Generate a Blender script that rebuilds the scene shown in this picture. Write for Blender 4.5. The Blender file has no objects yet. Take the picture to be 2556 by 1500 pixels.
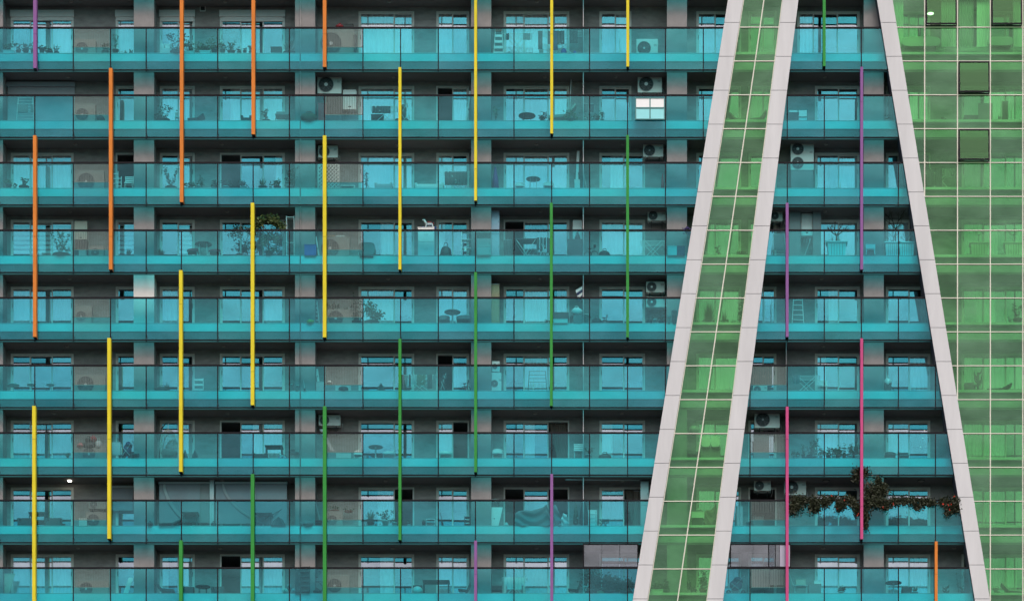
import bpy, math, random
from mathutils import Vector, Matrix
R_ = math.radians
SC = bpy.context.scene
COL = SC.collection
# ------------------------------------------------------------------ camera, world, light
S = 60.0          # photo pixels per metre on the balustrade plane (y = 0)
D = 150.0         # distance camera - facade
CX, CZ = (1560-1278)/S, 1.7
HOR = 3860.0
cam = bpy.data.cameras.new('camera'); camo = bpy.data.objects.new('camera', cam); COL.objects.link(camo)
camo.location = (CX, -D, CZ); camo.rotation_euler = (math.pi/2, 0, 0)
cam.sensor_width = 36; cam.lens = S*D/2556*36
cam.shift_x = -(1560-1278)/2556.0; cam.shift_y = (HOR-750)/2556.0
cam.clip_start = 1; cam.clip_end = 20000
SC.camera = camo
W = bpy.data.worlds.new('World'); SC.world = W; W.use_nodes = True
nt = W.node_tree; bg = nt.nodes['Background']
sky = nt.nodes.new('ShaderNodeTexSky'); sky.sky_type = 'NISHITA'; sky.sun_disc = False
SUN_EL, SUN_ROT = 50.0, 172.0
sky.sun_elevation = R_(SUN_EL); sky.sun_rotation = R_(SUN_ROT)
sky.air_density = 1.0; sky.dust_density = 5.0; sky.ozone_density = 1.0
nt.links.new(sky.outputs[0], bg.inputs[0]); bg.inputs[1].default_value = 0.148
sl = bpy.data.lights.new('sun', 'SUN'); sl.energy = 1.15; sl.angle = R_(20); sl.color = (1, .975, .975)
slo = bpy.data.objects.new('sun', sl); COL.objects.link(slo)
_d = Vector((math.sin(R_(SUN_ROT))*math.cos(R_(SUN_EL)), math.cos(R_(SUN_ROT))*math.cos(R_(SUN_EL)), math.sin(R_(SUN_EL))))
slo.rotation_euler = _d.to_track_quat('Z', 'Y').to_euler()
SC.view_settings.view_transform = 'Standard'; SC.view_settings.look = 'None'
SC.view_settings.gamma = 1; SC.view_settings.exposure = -0.10
SC.render.engine = 'CYCLES'
c = SC.cycles
c.max_bounces = 10; c.transparent_max_bounces = 24; c.diffuse_bounces = 3; c.glossy_bounces = 4
c.caustics_reflective = False; c.caustics_refractive = False

# ------------------------------------------------------------------ measuring: photo px -> metres at depth d
def wx(x, d=0): return CX+(x-1560)/S*(D+d)/D
def wz(y, d=0): return CZ+(HOR-y)/S*(D+d)/D

# ------------------------------------------------------------------ materials
MATS = {}
def mat(name, col, rough=.6, var=.12, scale=3.0, metal=0, spec=.5, bump=0, bscale=40, stretch=(1, 1, 1)):
    if name in MATS: return MATS[name]
    m = bpy.data.materials.new(name); m.use_nodes = True; t = m.node_tree; b = t.nodes['Principled BSDF']
    b.inputs['Roughness'].default_value = rough; b.inputs['Metallic'].default_value = metal
    b.inputs['Specular IOR Level'].default_value = spec
    tc = t.nodes.new('ShaderNodeTexCoord'); mp = t.nodes.new('ShaderNodeMapping'); mp.inputs['Scale'].default_value = stretch
    t.links.new(tc.outputs['Object'], mp.inputs[0])
    n = t.nodes.new('ShaderNodeTexNoise'); n.inputs['Scale'].default_value = scale; n.inputs['Detail'].default_value = 5
    n.inputs['Roughness'].default_value = .65
    t.links.new(mp.outputs[0], n.inputs['Vector'])
    mr = t.nodes.new('ShaderNodeMapRange'); mr.inputs[1].default_value = .25; mr.inputs[2].default_value = .75
    mr.inputs[3].default_value = 1-var; mr.inputs[4].default_value = 1+var
    t.links.new(n.outputs[0], mr.inputs[0])
    mx = t.nodes.new('ShaderNodeVectorMath'); mx.operation = 'SCALE'; mx.inputs[0].default_value = col
    t.links.new(mr.outputs[0], mx.inputs['Scale']); t.links.new(mx.outputs[0], b.inputs['Base Color'])
    if bump:
        n2 = t.nodes.new('ShaderNodeTexNoise'); n2.inputs['Scale'].default_value = bscale
        t.links.new(tc.outputs['Object'], n2.inputs['Vector'])
        bp = t.nodes.new('ShaderNodeBump'); bp.inputs['Strength'].default_value = bump; bp.inputs['Distance'].default_value = .02
        t.links.new(n2.outputs[0], bp.inputs['Height']); t.links.new(bp.outputs[0], b.inputs['Normal'])
    MATS[name] = m; return m
def glass(name, tint, refl, fac, rough=.01, wave=0, refl_var=0):
    if name in MATS: return MATS[name]
    m = bpy.data.materials.new(name); m.use_nodes = True; t = m.node_tree
    t.nodes.remove(t.nodes['Principled BSDF'])
    tr = t.nodes.new('ShaderNodeBsdfTransparent'); tr.inputs[0].default_value = (*tint, 1)
    gl = t.nodes.new('ShaderNodeBsdfGlossy'); gl.inputs[0].default_value = (*refl, 1); gl.inputs['Roughness'].default_value = rough
    mx = t.nodes.new('ShaderNodeMixShader'); mx.inputs[0].default_value = fac
    t.links.new(tr.outputs[0], mx.inputs[1]); t.links.new(gl.outputs[0], mx.inputs[2])
    if refl_var:  # noise on the glossy share imitates uneven reflections across the panes
        tc = t.nodes.new('ShaderNodeTexCoord'); mp = t.nodes.new('ShaderNodeMapping'); mp.inputs['Scale'].default_value = (.55, 1, .9)
        n = t.nodes.new('ShaderNodeTexNoise'); n.inputs['Scale'].default_value = 1.0; n.inputs['Detail'].default_value = 6; n.inputs['Roughness'].default_value = .6
        t.links.new(tc.outputs['Object'], mp.inputs[0]); t.links.new(mp.outputs[0], n.inputs['Vector'])
        mr = t.nodes.new('ShaderNodeMapRange'); mr.inputs[1].default_value = .3; mr.inputs[2].default_value = .7
        mr.inputs[3].default_value = fac*(1-refl_var); mr.inputs[4].default_value = fac*(1+refl_var)
        t.links.new(n.outputs[0], mr.inputs[0]); t.links.new(mr.outputs[0], mx.inputs[0])
    if wave:
        tc = t.nodes.new('ShaderNodeTexCoord'); n = t.nodes.new('ShaderNodeTexNoise'); n.inputs['Scale'].default_value = .7
        t.links.new(tc.outputs['Object'], n.inputs['Vector'])
        bp = t.nodes.new('ShaderNodeBump'); bp.inputs['Strength'].default_value = wave; bp.inputs['Distance'].default_value = .02
        t.links.new(n.outputs[0], bp.inputs['Height']); t.links.new(bp.outputs[0], gl.inputs['Normal'])
    t.links.new(mx.outputs[0], t.nodes['Material Output'].inputs[0])
    MATS[name] = m; return m
def emit(name, col, s):
    m = bpy.data.materials.new(name); m.use_nodes = True; b = m.node_tree.nodes['Principled BSDF']
    b.inputs['Base Color'].default_value = (*col, 1); b.inputs['Emission Color'].default_value = (*col, 1); b.inputs['Emission Strength'].default_value = s
    MATS[name] = m; return m
M_GLASS = glass('teal_glass', (.375, .865, .895), (.42, .78, .86), .052, .01, refl_var=.35)
GLS = [M_GLASS, glass('teal_glass_b', (.355, .865, .885), (.42, .80, .85), .066, .012, refl_var=.35), glass('teal_glass_c', (.40, .88, .915), (.46, .78, .86), .042, .01, refl_var=.35), glass('teal_glass_d', (.335, .82, .865), (.38, .76, .85), .07, .02, refl_var=.4)]
M_SCREEN = glass('pale_screen_glass', (.80, .90, .885), (.6, .8, .8), .03, .02)
M_GREEN = glass('green_glass', (.57, .86, .62), (.54, .82, .64), .075, .02, refl_var=.4)
GRS = [M_GREEN, glass('green_glass_b', (.51, .81, .55), (.52, .80, .60), .095, .03, refl_var=.4), glass('green_glass_c', (.62, .89, .65), (.54, .82, .60), .06, .02, refl_var=.4)]
M_PANE = glass('window_pane_glass', (.95, .96, .97), (.78, .87, 1.0), .35, .01, refl_var=.2)
M_SASH = glass('dark_green_sash_glass', (.38, .60, .42), (.34, .62, .40), .05, .02)
M_CLEAR = glass('clear_glass', (.70, .72, .74), (.84, .86, .92), .11, .02, refl_var=.4)
M_WALL = mat('grey_render_wall', (.33, .315, .31), .85, .28, 2.2, bump=.15, stretch=(1, 1, 2.4))
M_PILLAR = mat('pale_concrete', (.265, .255, .255), .8, .14, 2.5, bump=.15)
M_PALE = mat('fresh_white_concrete', (.74, .72, .69), .8, .06, 2.5)
M_SLAB = mat('slab_concrete', (.22, .215, .22), .85, .12, 1.5)
M_SOFFIT = mat('soffit_paint', (.20, .185, .185), .9, .08, 1)
M_FASCIA = mat('turquoise_white_fascia', (.42, .84, .84), .6, .14, .45)
M_BEAM = mat('pale_slab_edge', (.42, .42, .42), .7, .3, .8)
M_FRAME = mat('window_frame_beige', (.74, .73, .70), .5, .05)
M_DARKF = mat('dark_metal', (.010, .010, .014), .6, .1, spec=.15)
M_CLAD = mat('white_cladding', (.64, .645, .66), .55, .10, 1.6, stretch=(1, 1, .14))
M_JOINT_SHADE = mat('joint_and_side_shade', (.075, .075, .10), .7, .1)  # dark panel joints; also paints shade onto the side faces of the legs
M_MULL = mat('cream_mullion', (.74, .73, .62), .4, .04)
M_FLOOR = mat('balcony_tile', (.30, .29, .28), .7, .1)
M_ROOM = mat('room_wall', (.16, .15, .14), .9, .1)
M_CURT = mat('white_curtain', (.95, .95, .94), .9, .04)
M_CURT2 = mat('grey_curtain', (.42, .42, .43), .9, .05)
M_BLIND = mat('grey_blind', (.26, .27, .30), .85, .05)
M_WHITE = mat('white_paint', (.78, .79, .78), .45, .05)
M_CREAM = mat('cream_plastic', (.68, .68, .64), .45, .05)
M_BLACK = mat('black_plastic', (.02, .02, .022), .5, .1)
M_DARK = mat('dark_grey', (.06, .06, .065), .6, .15)
M_GREY = mat('mid_grey', (.22, .22, .23), .6, .1)
M_LGREY = mat('light_grey', (.5, .5, .52), .6, .06)
M_METAL = mat('bare_metal', (.55, .56, .58), .35, .05, metal=.6)
M_TERRA = mat('terracotta', (.36, .11, .07), .8, .1)
M_RED = mat('red', (.42, .03, .04), .6, .1)
M_PINK = mat('salmon_cloth', (.62, .20, .20), .8, .1)
M_TURQ = mat('turquoise', (.08, .62, .66), .5, .05)
M_BLUE = mat('blue', (.03, .10, .42), .6, .1)
M_NAVY = mat('navy', (.02, .03, .10), .6, .1)
M_YELLOW = mat('mop_yellow', (.62, .50, .10), .8, .1)
M_WOOD = mat('light_wood', (.42, .30, .19), .6, .18, 6, stretch=(6, 1, 1))
M_DWOOD = mat('dark_wood', (.10, .06, .04), .6, .18, 6)
M_LAV = mat('lavender_panel', (.46, .46, .58), .5, .05)
M_GPLAST = mat('green_plastic', (.06, .36, .20), .5, .05)
M_PURPLE = mat('purple_cloth', (.22, .06, .22), .8, .1)
M_BROWN = mat('brown_wicker', (.13, .08, .05), .8, .2, 20)
M_LEAF = mat('leaf_green', (.035, .08, .03), .6, .45, 6)
M_LEAFD = mat('leaf_dark', (.022, .045, .022), .6, .45, 6)
M_LEAFP = mat('leaf_pale', (.12, .20, .11), .6, .35, 6)
M_VINE = mat('vine_leaf', (.028, .036, .014), .6, .55, 5)
M_BARK = mat('bark', (.07, .05, .04), .9, .2, 10)
M_FLOWER = mat('red_flower', (.75, .06, .03), .6, .1)
M_SLAT = mat('screen_slat', (.12, .17, .16), .5, .05)
FINC = {'orange': mat('orange_paint', (.72, .225, .035), .6, .12, 1.2, spec=.2), 'yellow': mat('yellow_paint', (.78, .66, .03), .6, .10, 1.2, spec=.2),
        'green': mat('green_paint', (.035, .29, .05), .6, .12, 1.2, spec=.2), 'purple': mat('purple_paint', (.27, .115, .33), .6, .10, 1.2, spec=.2),
        'pink': mat('pink_paint', (.58, .08, .24), .6, .10, 1.2, spec=.2)}
M_LAMP = emit('lit_lamp', (1, .93, .78), 9)
M_SPARK = emit('lit_bulb', (1, .97, .85), .6)

# ------------------------------------------------------------------ mesh collector
class MB:
    def __init__(s): s.v = []; s.f = []; s.sm = []
    def add(s, vs, fs, smooth=False):
        o = len(s.v); s.v += [tuple(v) for v in vs]
        for f in fs: s.f.append(tuple(i+o for i in f)); s.sm.append(smooth)
        return s
    def box(s, x0, x1, y0, y1, z0, z1):
        return s.add([(x0,y0,z0),(x1,y0,z0),(x1,y1,z0),(x0,y1,z0),(x0,y0,z1),(x1,y0,z1),(x1,y1,z1),(x0,y1,z1)],
                     [(0,3,2,1),(4,5,6,7),(0,1,5,4),(1,2,6,5),(2,3,7,6),(3,0,4,7)])
    def prism(s, poly, y0, y1):           # poly in xz (counter-clockwise seen from the front)
        n = len(poly)
        vs = [(x, y0, z) for x, z in poly]+[(x, y1, z) for x, z in poly]
        return s.add(vs, [tuple(range(n)), tuple(range(2*n-1, n-1, -1))]+[(i, i+n, (i+1) % n+n, (i+1) % n) for i in range(n)])
    def tube(s, p, q, r, r2=None, seg=6, caps=True):
        p, q = Vector(p), Vector(q); r2 = r if r2 is None else r2
        a = (q-p).normalized() if (q-p).length > 1e-9 else Vector((0, 0, 1))
        u = a.orthogonal().normalized(); w = a.cross(u)
        vs = []
        for c0, rr in ((p, r), (q, r2)):
            for i in range(seg):
                t = 2*math.pi*i/seg; vs.append(c0+u*math.cos(t)*rr+w*math.sin(t)*rr)
        fs = [(i, (i+1) % seg, (i+1) % seg+seg, i+seg) for i in range(seg)]
        if caps: fs += [tuple(range(seg-1, -1, -1)), tuple(range(seg, 2*seg))]
        return s.add(vs, fs, seg > 6)
    def path(s, pts, r, seg=6):
        for a, b in zip(pts, pts[1:]): s.tube(a, b, r, seg=seg)
        return s
    def lathe(s, cx, cy, prof, seg=14):    # prof [(r,z)...]
        vs = []; n = len(prof)
        for r, z in prof:
            for i in range(seg):
                t = 2*math.pi*i/seg; vs.append((cx+r*math.cos(t), cy+r*math.sin(t), z))
        fs = [(k*seg+i, k*seg+(i+1) % seg, (k+1)*seg+(i+1) % seg, (k+1)*seg+i) for k in range(n-1) for i in range(seg)]
        fs += [tuple(range(seg-1, -1, -1)), tuple(range((n-1)*seg, n*seg))]
        return s.add(vs, fs, True)
    def disc(s, cx, y0, y1, cz, r, seg=20, rin=None):   # disc / ring facing the street
        if rin is None:
            poly = [(cx+r*math.cos(2*math.pi*i/seg), cz+r*math.sin(2*math.pi*i/seg)) for i in range(seg)]
            return s.prism(poly, y0, y1)
        vs = []
        for y in (y0, y1):
            for rr in (r, rin):
                for i in range(seg): t = 2*math.pi*i/seg; vs.append((cx+rr*math.cos(t), y, cz+rr*math.sin(t)))
        fs = []
        for i in range(seg):
            j = (i+1) % seg
            fs += [(i, seg+i, seg+j, j), (2*seg+i, 2*seg+j, 3*seg+j, 3*seg+i), (i, j, 2*seg+j, 2*seg+i), (seg+i, 3*seg+i, 3*seg+j, seg+j)]
        return s.add(vs, fs)
    def ell(s, c, rx, ry, rz, seg=12, rings=8, z0=-1, jit=0, rnd=None):
        vs = []; fs = []
        for k in range(rings+1):
            ph = math.pi*k/rings; zz = max(math.cos(ph), z0)
            for i in range(seg):
                t = 2*math.pi*i/seg; j = 1+(rnd.uniform(-jit, jit) if rnd else 0)
                vs.append((c[0]+rx*math.sin(ph)*math.cos(t)*j, c[1]+ry*math.sin(ph)*math.sin(t)*j, c[2]+rz*zz*j))
        for k in range(rings):
            for i in range(seg): fs.append((k*seg+i, (k+1)*seg+i, (k+1)*seg+(i+1) % seg, k*seg+(i+1) % seg))
        return s.add(vs, fs, True)
    def leaf(s, p, L, Wd, rnd, up=None):
        d = Vector((rnd.gauss(0, 1), rnd.gauss(0, .8), rnd.gauss(0, .8))) if up is None else Vector(up)+Vector((rnd.gauss(0, .25), rnd.gauss(0, .25), rnd.gauss(0, .25)))
        d.normalize(); n = d.cross(Vector((rnd.gauss(0, 1), -1, rnd.gauss(0, 1)))).normalized(); p = Vector(p)
        return s.add([p, p+d*L*.5+n*Wd*.5, p+d*L, p+d*L*.5-n*Wd*.5], [(0, 1, 2, 3)])
    def foliage(s, c, r, n, size, rnd, clumps=6):
        cs = [(Vector(c)+Vector((rnd.uniform(-.75, .75)*r[0], rnd.uniform(-.75, .75)*r[1], rnd.uniform(-.75, .75)*r[2])), rnd.uniform(.3, .55)) for _ in range(clumps)]
        for i in range(n):
            q, k = cs[i % clumps]; v = Vector((rnd.gauss(0, .5), rnd.gauss(0, .5), rnd.gauss(0, .5)))
            s.leaf((q.x+v.x*r[0]*k*1.3, q.y+v.y*r[1]*k*1.3, q.z+v.z*r[2]*k*1.3), size*rnd.uniform(.6, 1.4), size*.6, rnd)
        return s
    def curtain(s, x0, x1, y, z0, z1, amp=.03, wl=.16, rnd=None, spread=0):
        n = max(6, int(abs(x1-x0)/wl*6)); vs = []; ph = rnd.uniform(0, 6) if rnd else 0
        for k in range(n+1):
            u = k/n; x = x0+(x1-x0)*u; a = math.sin(ph+u*(x1-x0)/wl*6.28+math.sin(u*9+ph)*.9)*amp*(1+.5*math.sin(u*5+ph))
            vs += [(x, y+a, z0), (x, y+a*.6, z1)]
        return s.add(vs, [(2*k, 2*k+2, 2*k+3, 2*k+1) for k in range(n)], True)
def obj(name, mb, m, parent=None, loc=(0, 0, 0)):
    me = bpy.data.meshes.new(name)
    vs = [(v[0]-loc[0], v[1]-loc[1], v[2]-loc[2]) for v in mb.v] if any(loc) else mb.v
    me.from_pydata(vs, [], mb.f); me.materials.append(m)
    me.polygons.foreach_set('use_smooth', mb.sm); me.update()
    o = bpy.data.objects.new(name, me); COL.objects.link(o)
    o.location = loc
    if parent is not None: o.parent = parent
    return o
def thing(name, label, cat, loc=(0, 0, 0), group=None):
    o = bpy.data.objects.new(name, None); o.empty_display_size = .2; COL.objects.link(o)
    o.location = loc; o['label'] = label; o['category'] = cat
    if group: o['group'] = group
    return o
def struct(o): o['kind'] = 'structure'; return o
def lab(o, t): o['label'] = t; return o
ROWW = ['top', 'second', 'third', 'fourth', 'fifth', 'sixth', 'seventh', 'eighth', 'ninth']
NR = 9
def RY(r): return 70.5+168.3*r
def zfloor(r): return wz(RY(r)+64.5, DS)
def zceil(r): return wz(RY(r-1)+109.5, DS) + (.33 if r == 0 else 0)
X0, X1 = wx(-140), wx(2760)          # the building runs on a little past both sides of the frame
DC, DW, DS = .47, 1.45, .45                   # pillar front, rear wall
POSTS = [-3, 87, 183, 276, 365, 453, 543.5, 632, 722.5, 810, 906, 1000, 1094, 1187, 1283, 1377, 1471.7, 1566.5, 1661, 1755.5]
POSTS_R = [1872, 1965, 2057.5, 2150, 2242.5, 2335, 2428]
LL0 = lambda y: 1817-.1587*y
LL1 = lambda y: 1855-.160*y
LM = lambda y: 1907-.144*y
LB0 = lambda y: 1954-.1260*y
LB1 = lambda y: 1993-.1257*y
RL0 = lambda y: 2189+.1633*y
RL1 = lambda y: 2228+.1627*y
# ------------------------------------------------------------------ ground
g = MB(); g.add([(-4000, -4000, 0), (4000, -4000, 0), (4000, 4000, 0), (-4000, 4000, 0)], [(0, 1, 2, 3)])
struct(obj('ground', g, mat('ground_asphalt', (.07, .07, .068), .9, .3, .05)))
# ------------------------------------------------------------------ apartment building
B = thing('apartment_building', 'tall grey apartment block with stacked teal glass balconies', 'building', (0, 1.3, 0))
BL = (0, -1.3, 0)
def bpart(name, mb, m, parent=None):
    o = obj(name, mb, m, parent or B)
    if parent is None: o.location = (0, -1.3, 0)
    return o
zt = zceil(-1)
for r in range(-1, NR+1):
    m = MB(); zt_, zb_ = wz(RY(r)+64.5, DS), wz(RY(r)+109.5, DS)
    if r == -1: zb_ += .33; zt_ += .33
    m.box(X0, X1, DS, 6.0, zb_, zt_); s_ = bpart('floor_slab', m, M_SLAB)
    mm = MB(); mm.box(X0, X1, DC, DW, zb_-.012, zb_-.002); bpart('soffit', mm, M_SOFFIT)
    f = MB(); ya, yb = RY(r)+64, RY(r)+84
    zz = .33 if r == -1 else 0
    if r < NR:
        f.box(X0, wx(LL0(RY(r)+70)), .425, DS-.002, wz(yb, DS)+zz, wz(ya, DS)+.02+zz)
        f.box(wx(LB1(RY(r)+70)), wx(RL0(RY(r)+70)), .425, DS-.002, wz(yb, DS)+zz, wz(ya, DS)+.02+zz)
        bpart('white_fascia', f, M_FASCIA)
        f = MB(); f.box(wx(LL1(RY(r)+70)), wx(LB0(RY(r)+70)), .425, DS-.002, wz(RY(r)+105, DS)+zz, wz(RY(r)+86, DS)+zz)
        f.box(wx(RL1(RY(r)+70)), X1, .425, DS-.002, wz(RY(r)+105, DS)+zz, wz(RY(r)+86, DS)+zz)
        bpart('slab_edge', f, M_BEAM)
        f = MB()
        for xa, xb in ((wx(LL1(RY(r)+70)), wx(LB0(RY(r)+70))), (wx(RL1(RY(r)+70)), X1)): f.box(xa, xb, .30, DS-.002, wz(RY(r)+69.5, DS)+zz, wz(RY(r)+63.5, DS)+zz)
        bpart('floor_ledge', f, M_CLAD)
for i, (a, b) in enumerate([(-43, 7), (334, 384.5), (736.5, 786.5), (1176, 1226), (1664.8, 1714.8), (2156, 2206), (2600, 2650)]):
    m = MB(); m.box(wx(a, DC), wx(b, DC), DC, DW-.004, wz(1700), wz(-640)); bpart('pillar', m, M_PILLAR)
    if i == 1:      # one storey of this pillar is freshly painted white
        m = MB(); m.box(wx(a, DC)-.006, wx(b, DC)+.006, DC-.006, DW-.01, zfloor(4)+.004, zceil(4)-.02); lab(bpart('repainted_pillar_face', m, M_PALE), 'freshly painted white stretch of the first pillar')
m = MB(); xx = wx(749.7, DC-.04); m.tube((xx, DC-.04, wz(1700)), (xx, DC-.04, wz(-640)), .03, seg=8)
bpart('downpipe', m, M_PILLAR)
# --- windows: (left, right, inner divisions)
WIN = {'a': [27, 76, 130, 184], 'b': [289, 345], 'c': [399, 445, 486], 'd': [549, 601, 657, 711], 'e': [895, 984, 1034],
       'f': [1089, 1130, 1171], 'g': [1257, 1308, 1368, 1421], 'h': [1496, 1557, 1610], 'i': [1738, 1785, 1850],
       'j': [1868, 1905, 1938], 'k': [2034, 2093, 2146], 'l': [2211, 2269, 2322], 'm': [2400, 2455, 2510, 2560]}
OVR = {(0, 'h'): [1496, 1536, 1576], (1, 'h'): [1496, 1536, 1576], (0, 'k'): [1990, 2030, 2090, 2146]}
# panel states: c curtain, n plain glass, h half curtained, o open and dark, u open with drawn curtain, v dark glass
ST = {(0,'a'):'ccc',(0,'b'):'c',(0,'c'):'hc',(0,'d'):'nhn',(0,'e'):'cc',(0,'f'):'cc',(0,'g'):'ccc',(0,'h'):'cc',(0,'i'):'cn',(0,'k'):'cnv',
      (1,'b'):'n',(1,'c'):'cc',(1,'d'):'hcc',(1,'e'):'cc',(1,'f'):'oc',(1,'g'):'hcc',(1,'h'):'nn',(1,'i'):'nn',(1,'k'):'nn',
      (2,'a'):'ccc',(2,'b'):'o',(2,'c'):'nc',(2,'d'):'onh',(2,'e'):'cc',(2,'f'):'cn',(2,'g'):'ccc',(2,'h'):'hn',(2,'i'):'nn',(2,'k'):'cc',(2,'l'):'ho',
      (3,'a'):'bbb',(3,'b'):'b',(3,'c'):'nb',(3,'d'):'nnn',(3,'e'):'hn',(3,'f'):'hv',(3,'g'):'ocn',(3,'h'):'cc',(3,'k'):'cc',(3,'l'):'co',
      (4,'a'):'ccc',(4,'b'):'n',(4,'c'):'cn',(4,'d'):'nnc',(4,'e'):'cn',(4,'f'):'cc',(4,'g'):'nch',(4,'h'):'nn',(4,'k'):'hv',(4,'l'):'vh',
      (5,'a'):'nnn',(5,'b'):'n',(5,'c'):'nn',(5,'d'):'nnn',(5,'e'):'nn',(5,'f'):'oh',(5,'g'):'ncn',(5,'h'):'nn',(5,'k'):'hv',(5,'l'):'vc',
      (6,'a'):'ccc',(6,'b'):'n',(6,'c'):'nc',(6,'d'):'ohc',(6,'e'):'nn',(6,'f'):'co',(6,'g'):'nhu',(6,'h'):'hn',(6,'k'):'cc',(6,'l'):'cn',
      (7,'a'):'nnn',(7,'b'):'n',(7,'c'):'vv',(7,'d'):'vvv',(7,'e'):'ho',(7,'f'):'nn',(7,'g'):'ono',(7,'h'):'cu',(7,'j'):'oo',(7,'k'):'nn',(7,'l'):'nn',
      (8,'a'):'ccc',(8,'b'):'n',(8,'c'):'hc',(8,'d'):'oc c'.replace(' ',''),(8,'e'):'hn',(8,'f'):'cc',(8,'g'):'ccc',(8,'h'):'nn',(8,'k'):'cc',(8,'l'):'cc'}
DZT = wz(716, DW)-wz(RY(4), 0)
rw = random.Random(11)
for r in range(NR):
    ztop = wz(RY(r))+DZT+(.33 if r == 0 else 0); zb = zfloor(r)+.03
    edges = []
    wb = MB()
    for key in sorted(WIN):
        e = OVR.get((r, key), WIN[key])
        xs = [wx(v, DW) for v in e]; edges.append((xs[0], xs[-1]))
        st = ST.get((r, key)) or ''.join(rw.choice('cchn') for _ in xs[:-1])
        y0 = DW+.02
        # outer frame + one sash frame per panel
        fr = MB(); t = .062
        fr.box(xs[0], xs[-1], DW-.03, DW+.10, ztop-t, ztop); fr.box(xs[0], xs[-1], DW-.03, DW+.10, zb, zb+.05)
        fr.box(xs[0], xs[0]+t, DW-.03, DW+.10, zb+.05, ztop-t); fr.box(xs[-1]-t, xs[-1], DW-.03, DW+.10, zb+.05, ztop-t)
        dark_ = r == 0 and key in 'abcd'
        win = bpart('window', fr, M_WHITE if dark_ else M_FRAME)
        if 'o' in st or 'u' in st: lab(win, 'sliding window standing open')
        n = len(xs)-1
        for k in range(n):
            a, b = xs[k]+(t if k == 0 else -.02), xs[k+1]-(t if k == n-1 else -.02)
            s = st[k % len(st)]; yo = DW-.012+.036*(k % 2)
            za, zc = zb+.052, ztop-t-.002
            if s in 'ou':
                if s == 'u':
                    q = MB(); nn = 30; vs = []
                    for i in range(nn+1):
                        u_ = i/nn; amp = .03*math.sin(i*1.7)
                        vs += [(a+(b-a)*(.55+.42*u_), DW+.2+amp, za), (a+(b-a)*(.05+.9*u_), DW+.2+amp, zc)]
                    q.add(vs, [(2*i, 2*i+2, 2*i+3, 2*i+1) for i in range(nn)], True)
                    obj('curtain', q, mat('brown_grey_curtain', (.20, .17, .15), .9), win)
                continue
            sf = MB(); w = .05
            sf.box(a, b, yo, yo+.034, zc-w, zc); sf.box(a, b, yo, yo+.034, za, za+w)
            sf.box(a, a+w, yo, yo+.034, za+w, zc-w); sf.box(b-w, b, yo, yo+.034, za+w, zc-w)
            obj('sash_frame', sf, M_WHITE if dark_ else M_FRAME, win)
            g = MB(); g.add([(a+w, yo+.017, za+w), (b-w, yo+.017, za+w), (b-w, yo+.017, zc-w), (a+w, yo+.017, zc-w)], [(0, 1, 2, 3)])
            obj('pane', g, M_PANE, win)
            if k in (0, n-1):
                hm = MB(); hx = a+.025 if k == 0 else b-.025
                hm.box(hx-.008, hx+.008, yo-.03, yo-.001, za+.92, za+1.10); obj('handle', hm, M_DARKF, win)
            if s in 'cbh':
                q = MB(); ca, cb = a, b
                if s == 'h':
                    cut = rw.uniform(.4, .65); ca, cb = (a, a+(b-a)*cut) if rw.random() < .5 else (a+(b-a)*cut, b)
                if s == 'b':
                    nb = 9
                    for i in range(nb):
                        z1_ = za+(zc-za)*(i+.86)/nb; z0_ = za+(zc-za)*(i+.28)/nb
                        q.box(ca, cb, DW+.12, DW+.123, z0_, z1_)
                    obj('zebra_blind', q, M_CURT, win)
                else:
                    q.curtain(ca, cb, DW+.105, za, zc, .055, rw.uniform(.14, .3), rw)
                    obj('curtain', q, M_CURT if rw.random() < .8 else M_CURT2, win)
    # rear wall with those openings
    cur = X0; zc_ = zceil(r); zf_ = zfloor(r)
    for a, b in sorted(edges):
        if a > cur: wb.box(cur, a, DW, DW+.14, zf_+.001, zc_-.003)
        wb.box(a, b, DW, DW+.14, ztop, zc_-.003); wb.box(a, b, DW+.001, DW+.14, zf_+.001, zb)
        cur = b
    wb.box(cur, X1, DW, DW+.14, zf_+.001, zc_-.003)
    bpart('rear_wall', wb, M_WALL)
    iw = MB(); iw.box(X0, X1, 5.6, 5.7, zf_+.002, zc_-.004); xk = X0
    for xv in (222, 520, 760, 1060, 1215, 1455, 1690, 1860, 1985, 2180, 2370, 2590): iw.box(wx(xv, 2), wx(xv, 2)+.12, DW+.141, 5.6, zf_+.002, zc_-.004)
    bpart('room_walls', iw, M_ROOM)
# roller shutter boxes of the top row, closed shutter of the second
for key in 'abcd':
    e = WIN[key]; m = MB(); zt0 = wz(RY(0))+DZT+.33
    m.box(wx(e[0], DW)-.02, wx(e[-1], DW)+.02, DW-.10, DW-.026, zt0-.25, zt0+.03)
    m.box(wx(e[0], DW)+.06, wx(e[-1], DW)-.06, DW-.06, DW-.026, zt0-.40 if key in 'ab' else zt0-.44, zt0-.252)
    bpart('shutter_box', m, M_WHITE)
m = MB(); z0 = zfloor(1)+.03; z1 = wz(RY(1))+DZT+.06
m.box(wx(17, DW), wx(188, DW), DW-.18, DW-.026, z1-.12, z1+.06)
k = z0
while k < z1-.14:
    m.prism([(wx(20, DW), k), (wx(187, DW), k), (wx(187, DW), k+.052), (wx(20, DW), k+.052)], DW-.08+.008, DW-.03); m.box(wx(20, DW), wx(187, DW), DW-.072, DW-.03, k+.052, k+.06); k += .06
bpart('closed_roller_shutter', m, M_LAV and mat('shutter_grey', (.42, .43, .47), .5, .04))
m = MB(); a = (1965/3.9375, 2022/3.9375)
m.box(wx(a[0], DW), wx(a[1], DW), DW-.04, DW-.002, wz(118/3.9375, DW), wz(65/3.9375, DW)); v = bpart('air_vent', m, M_WHITE)
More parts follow.
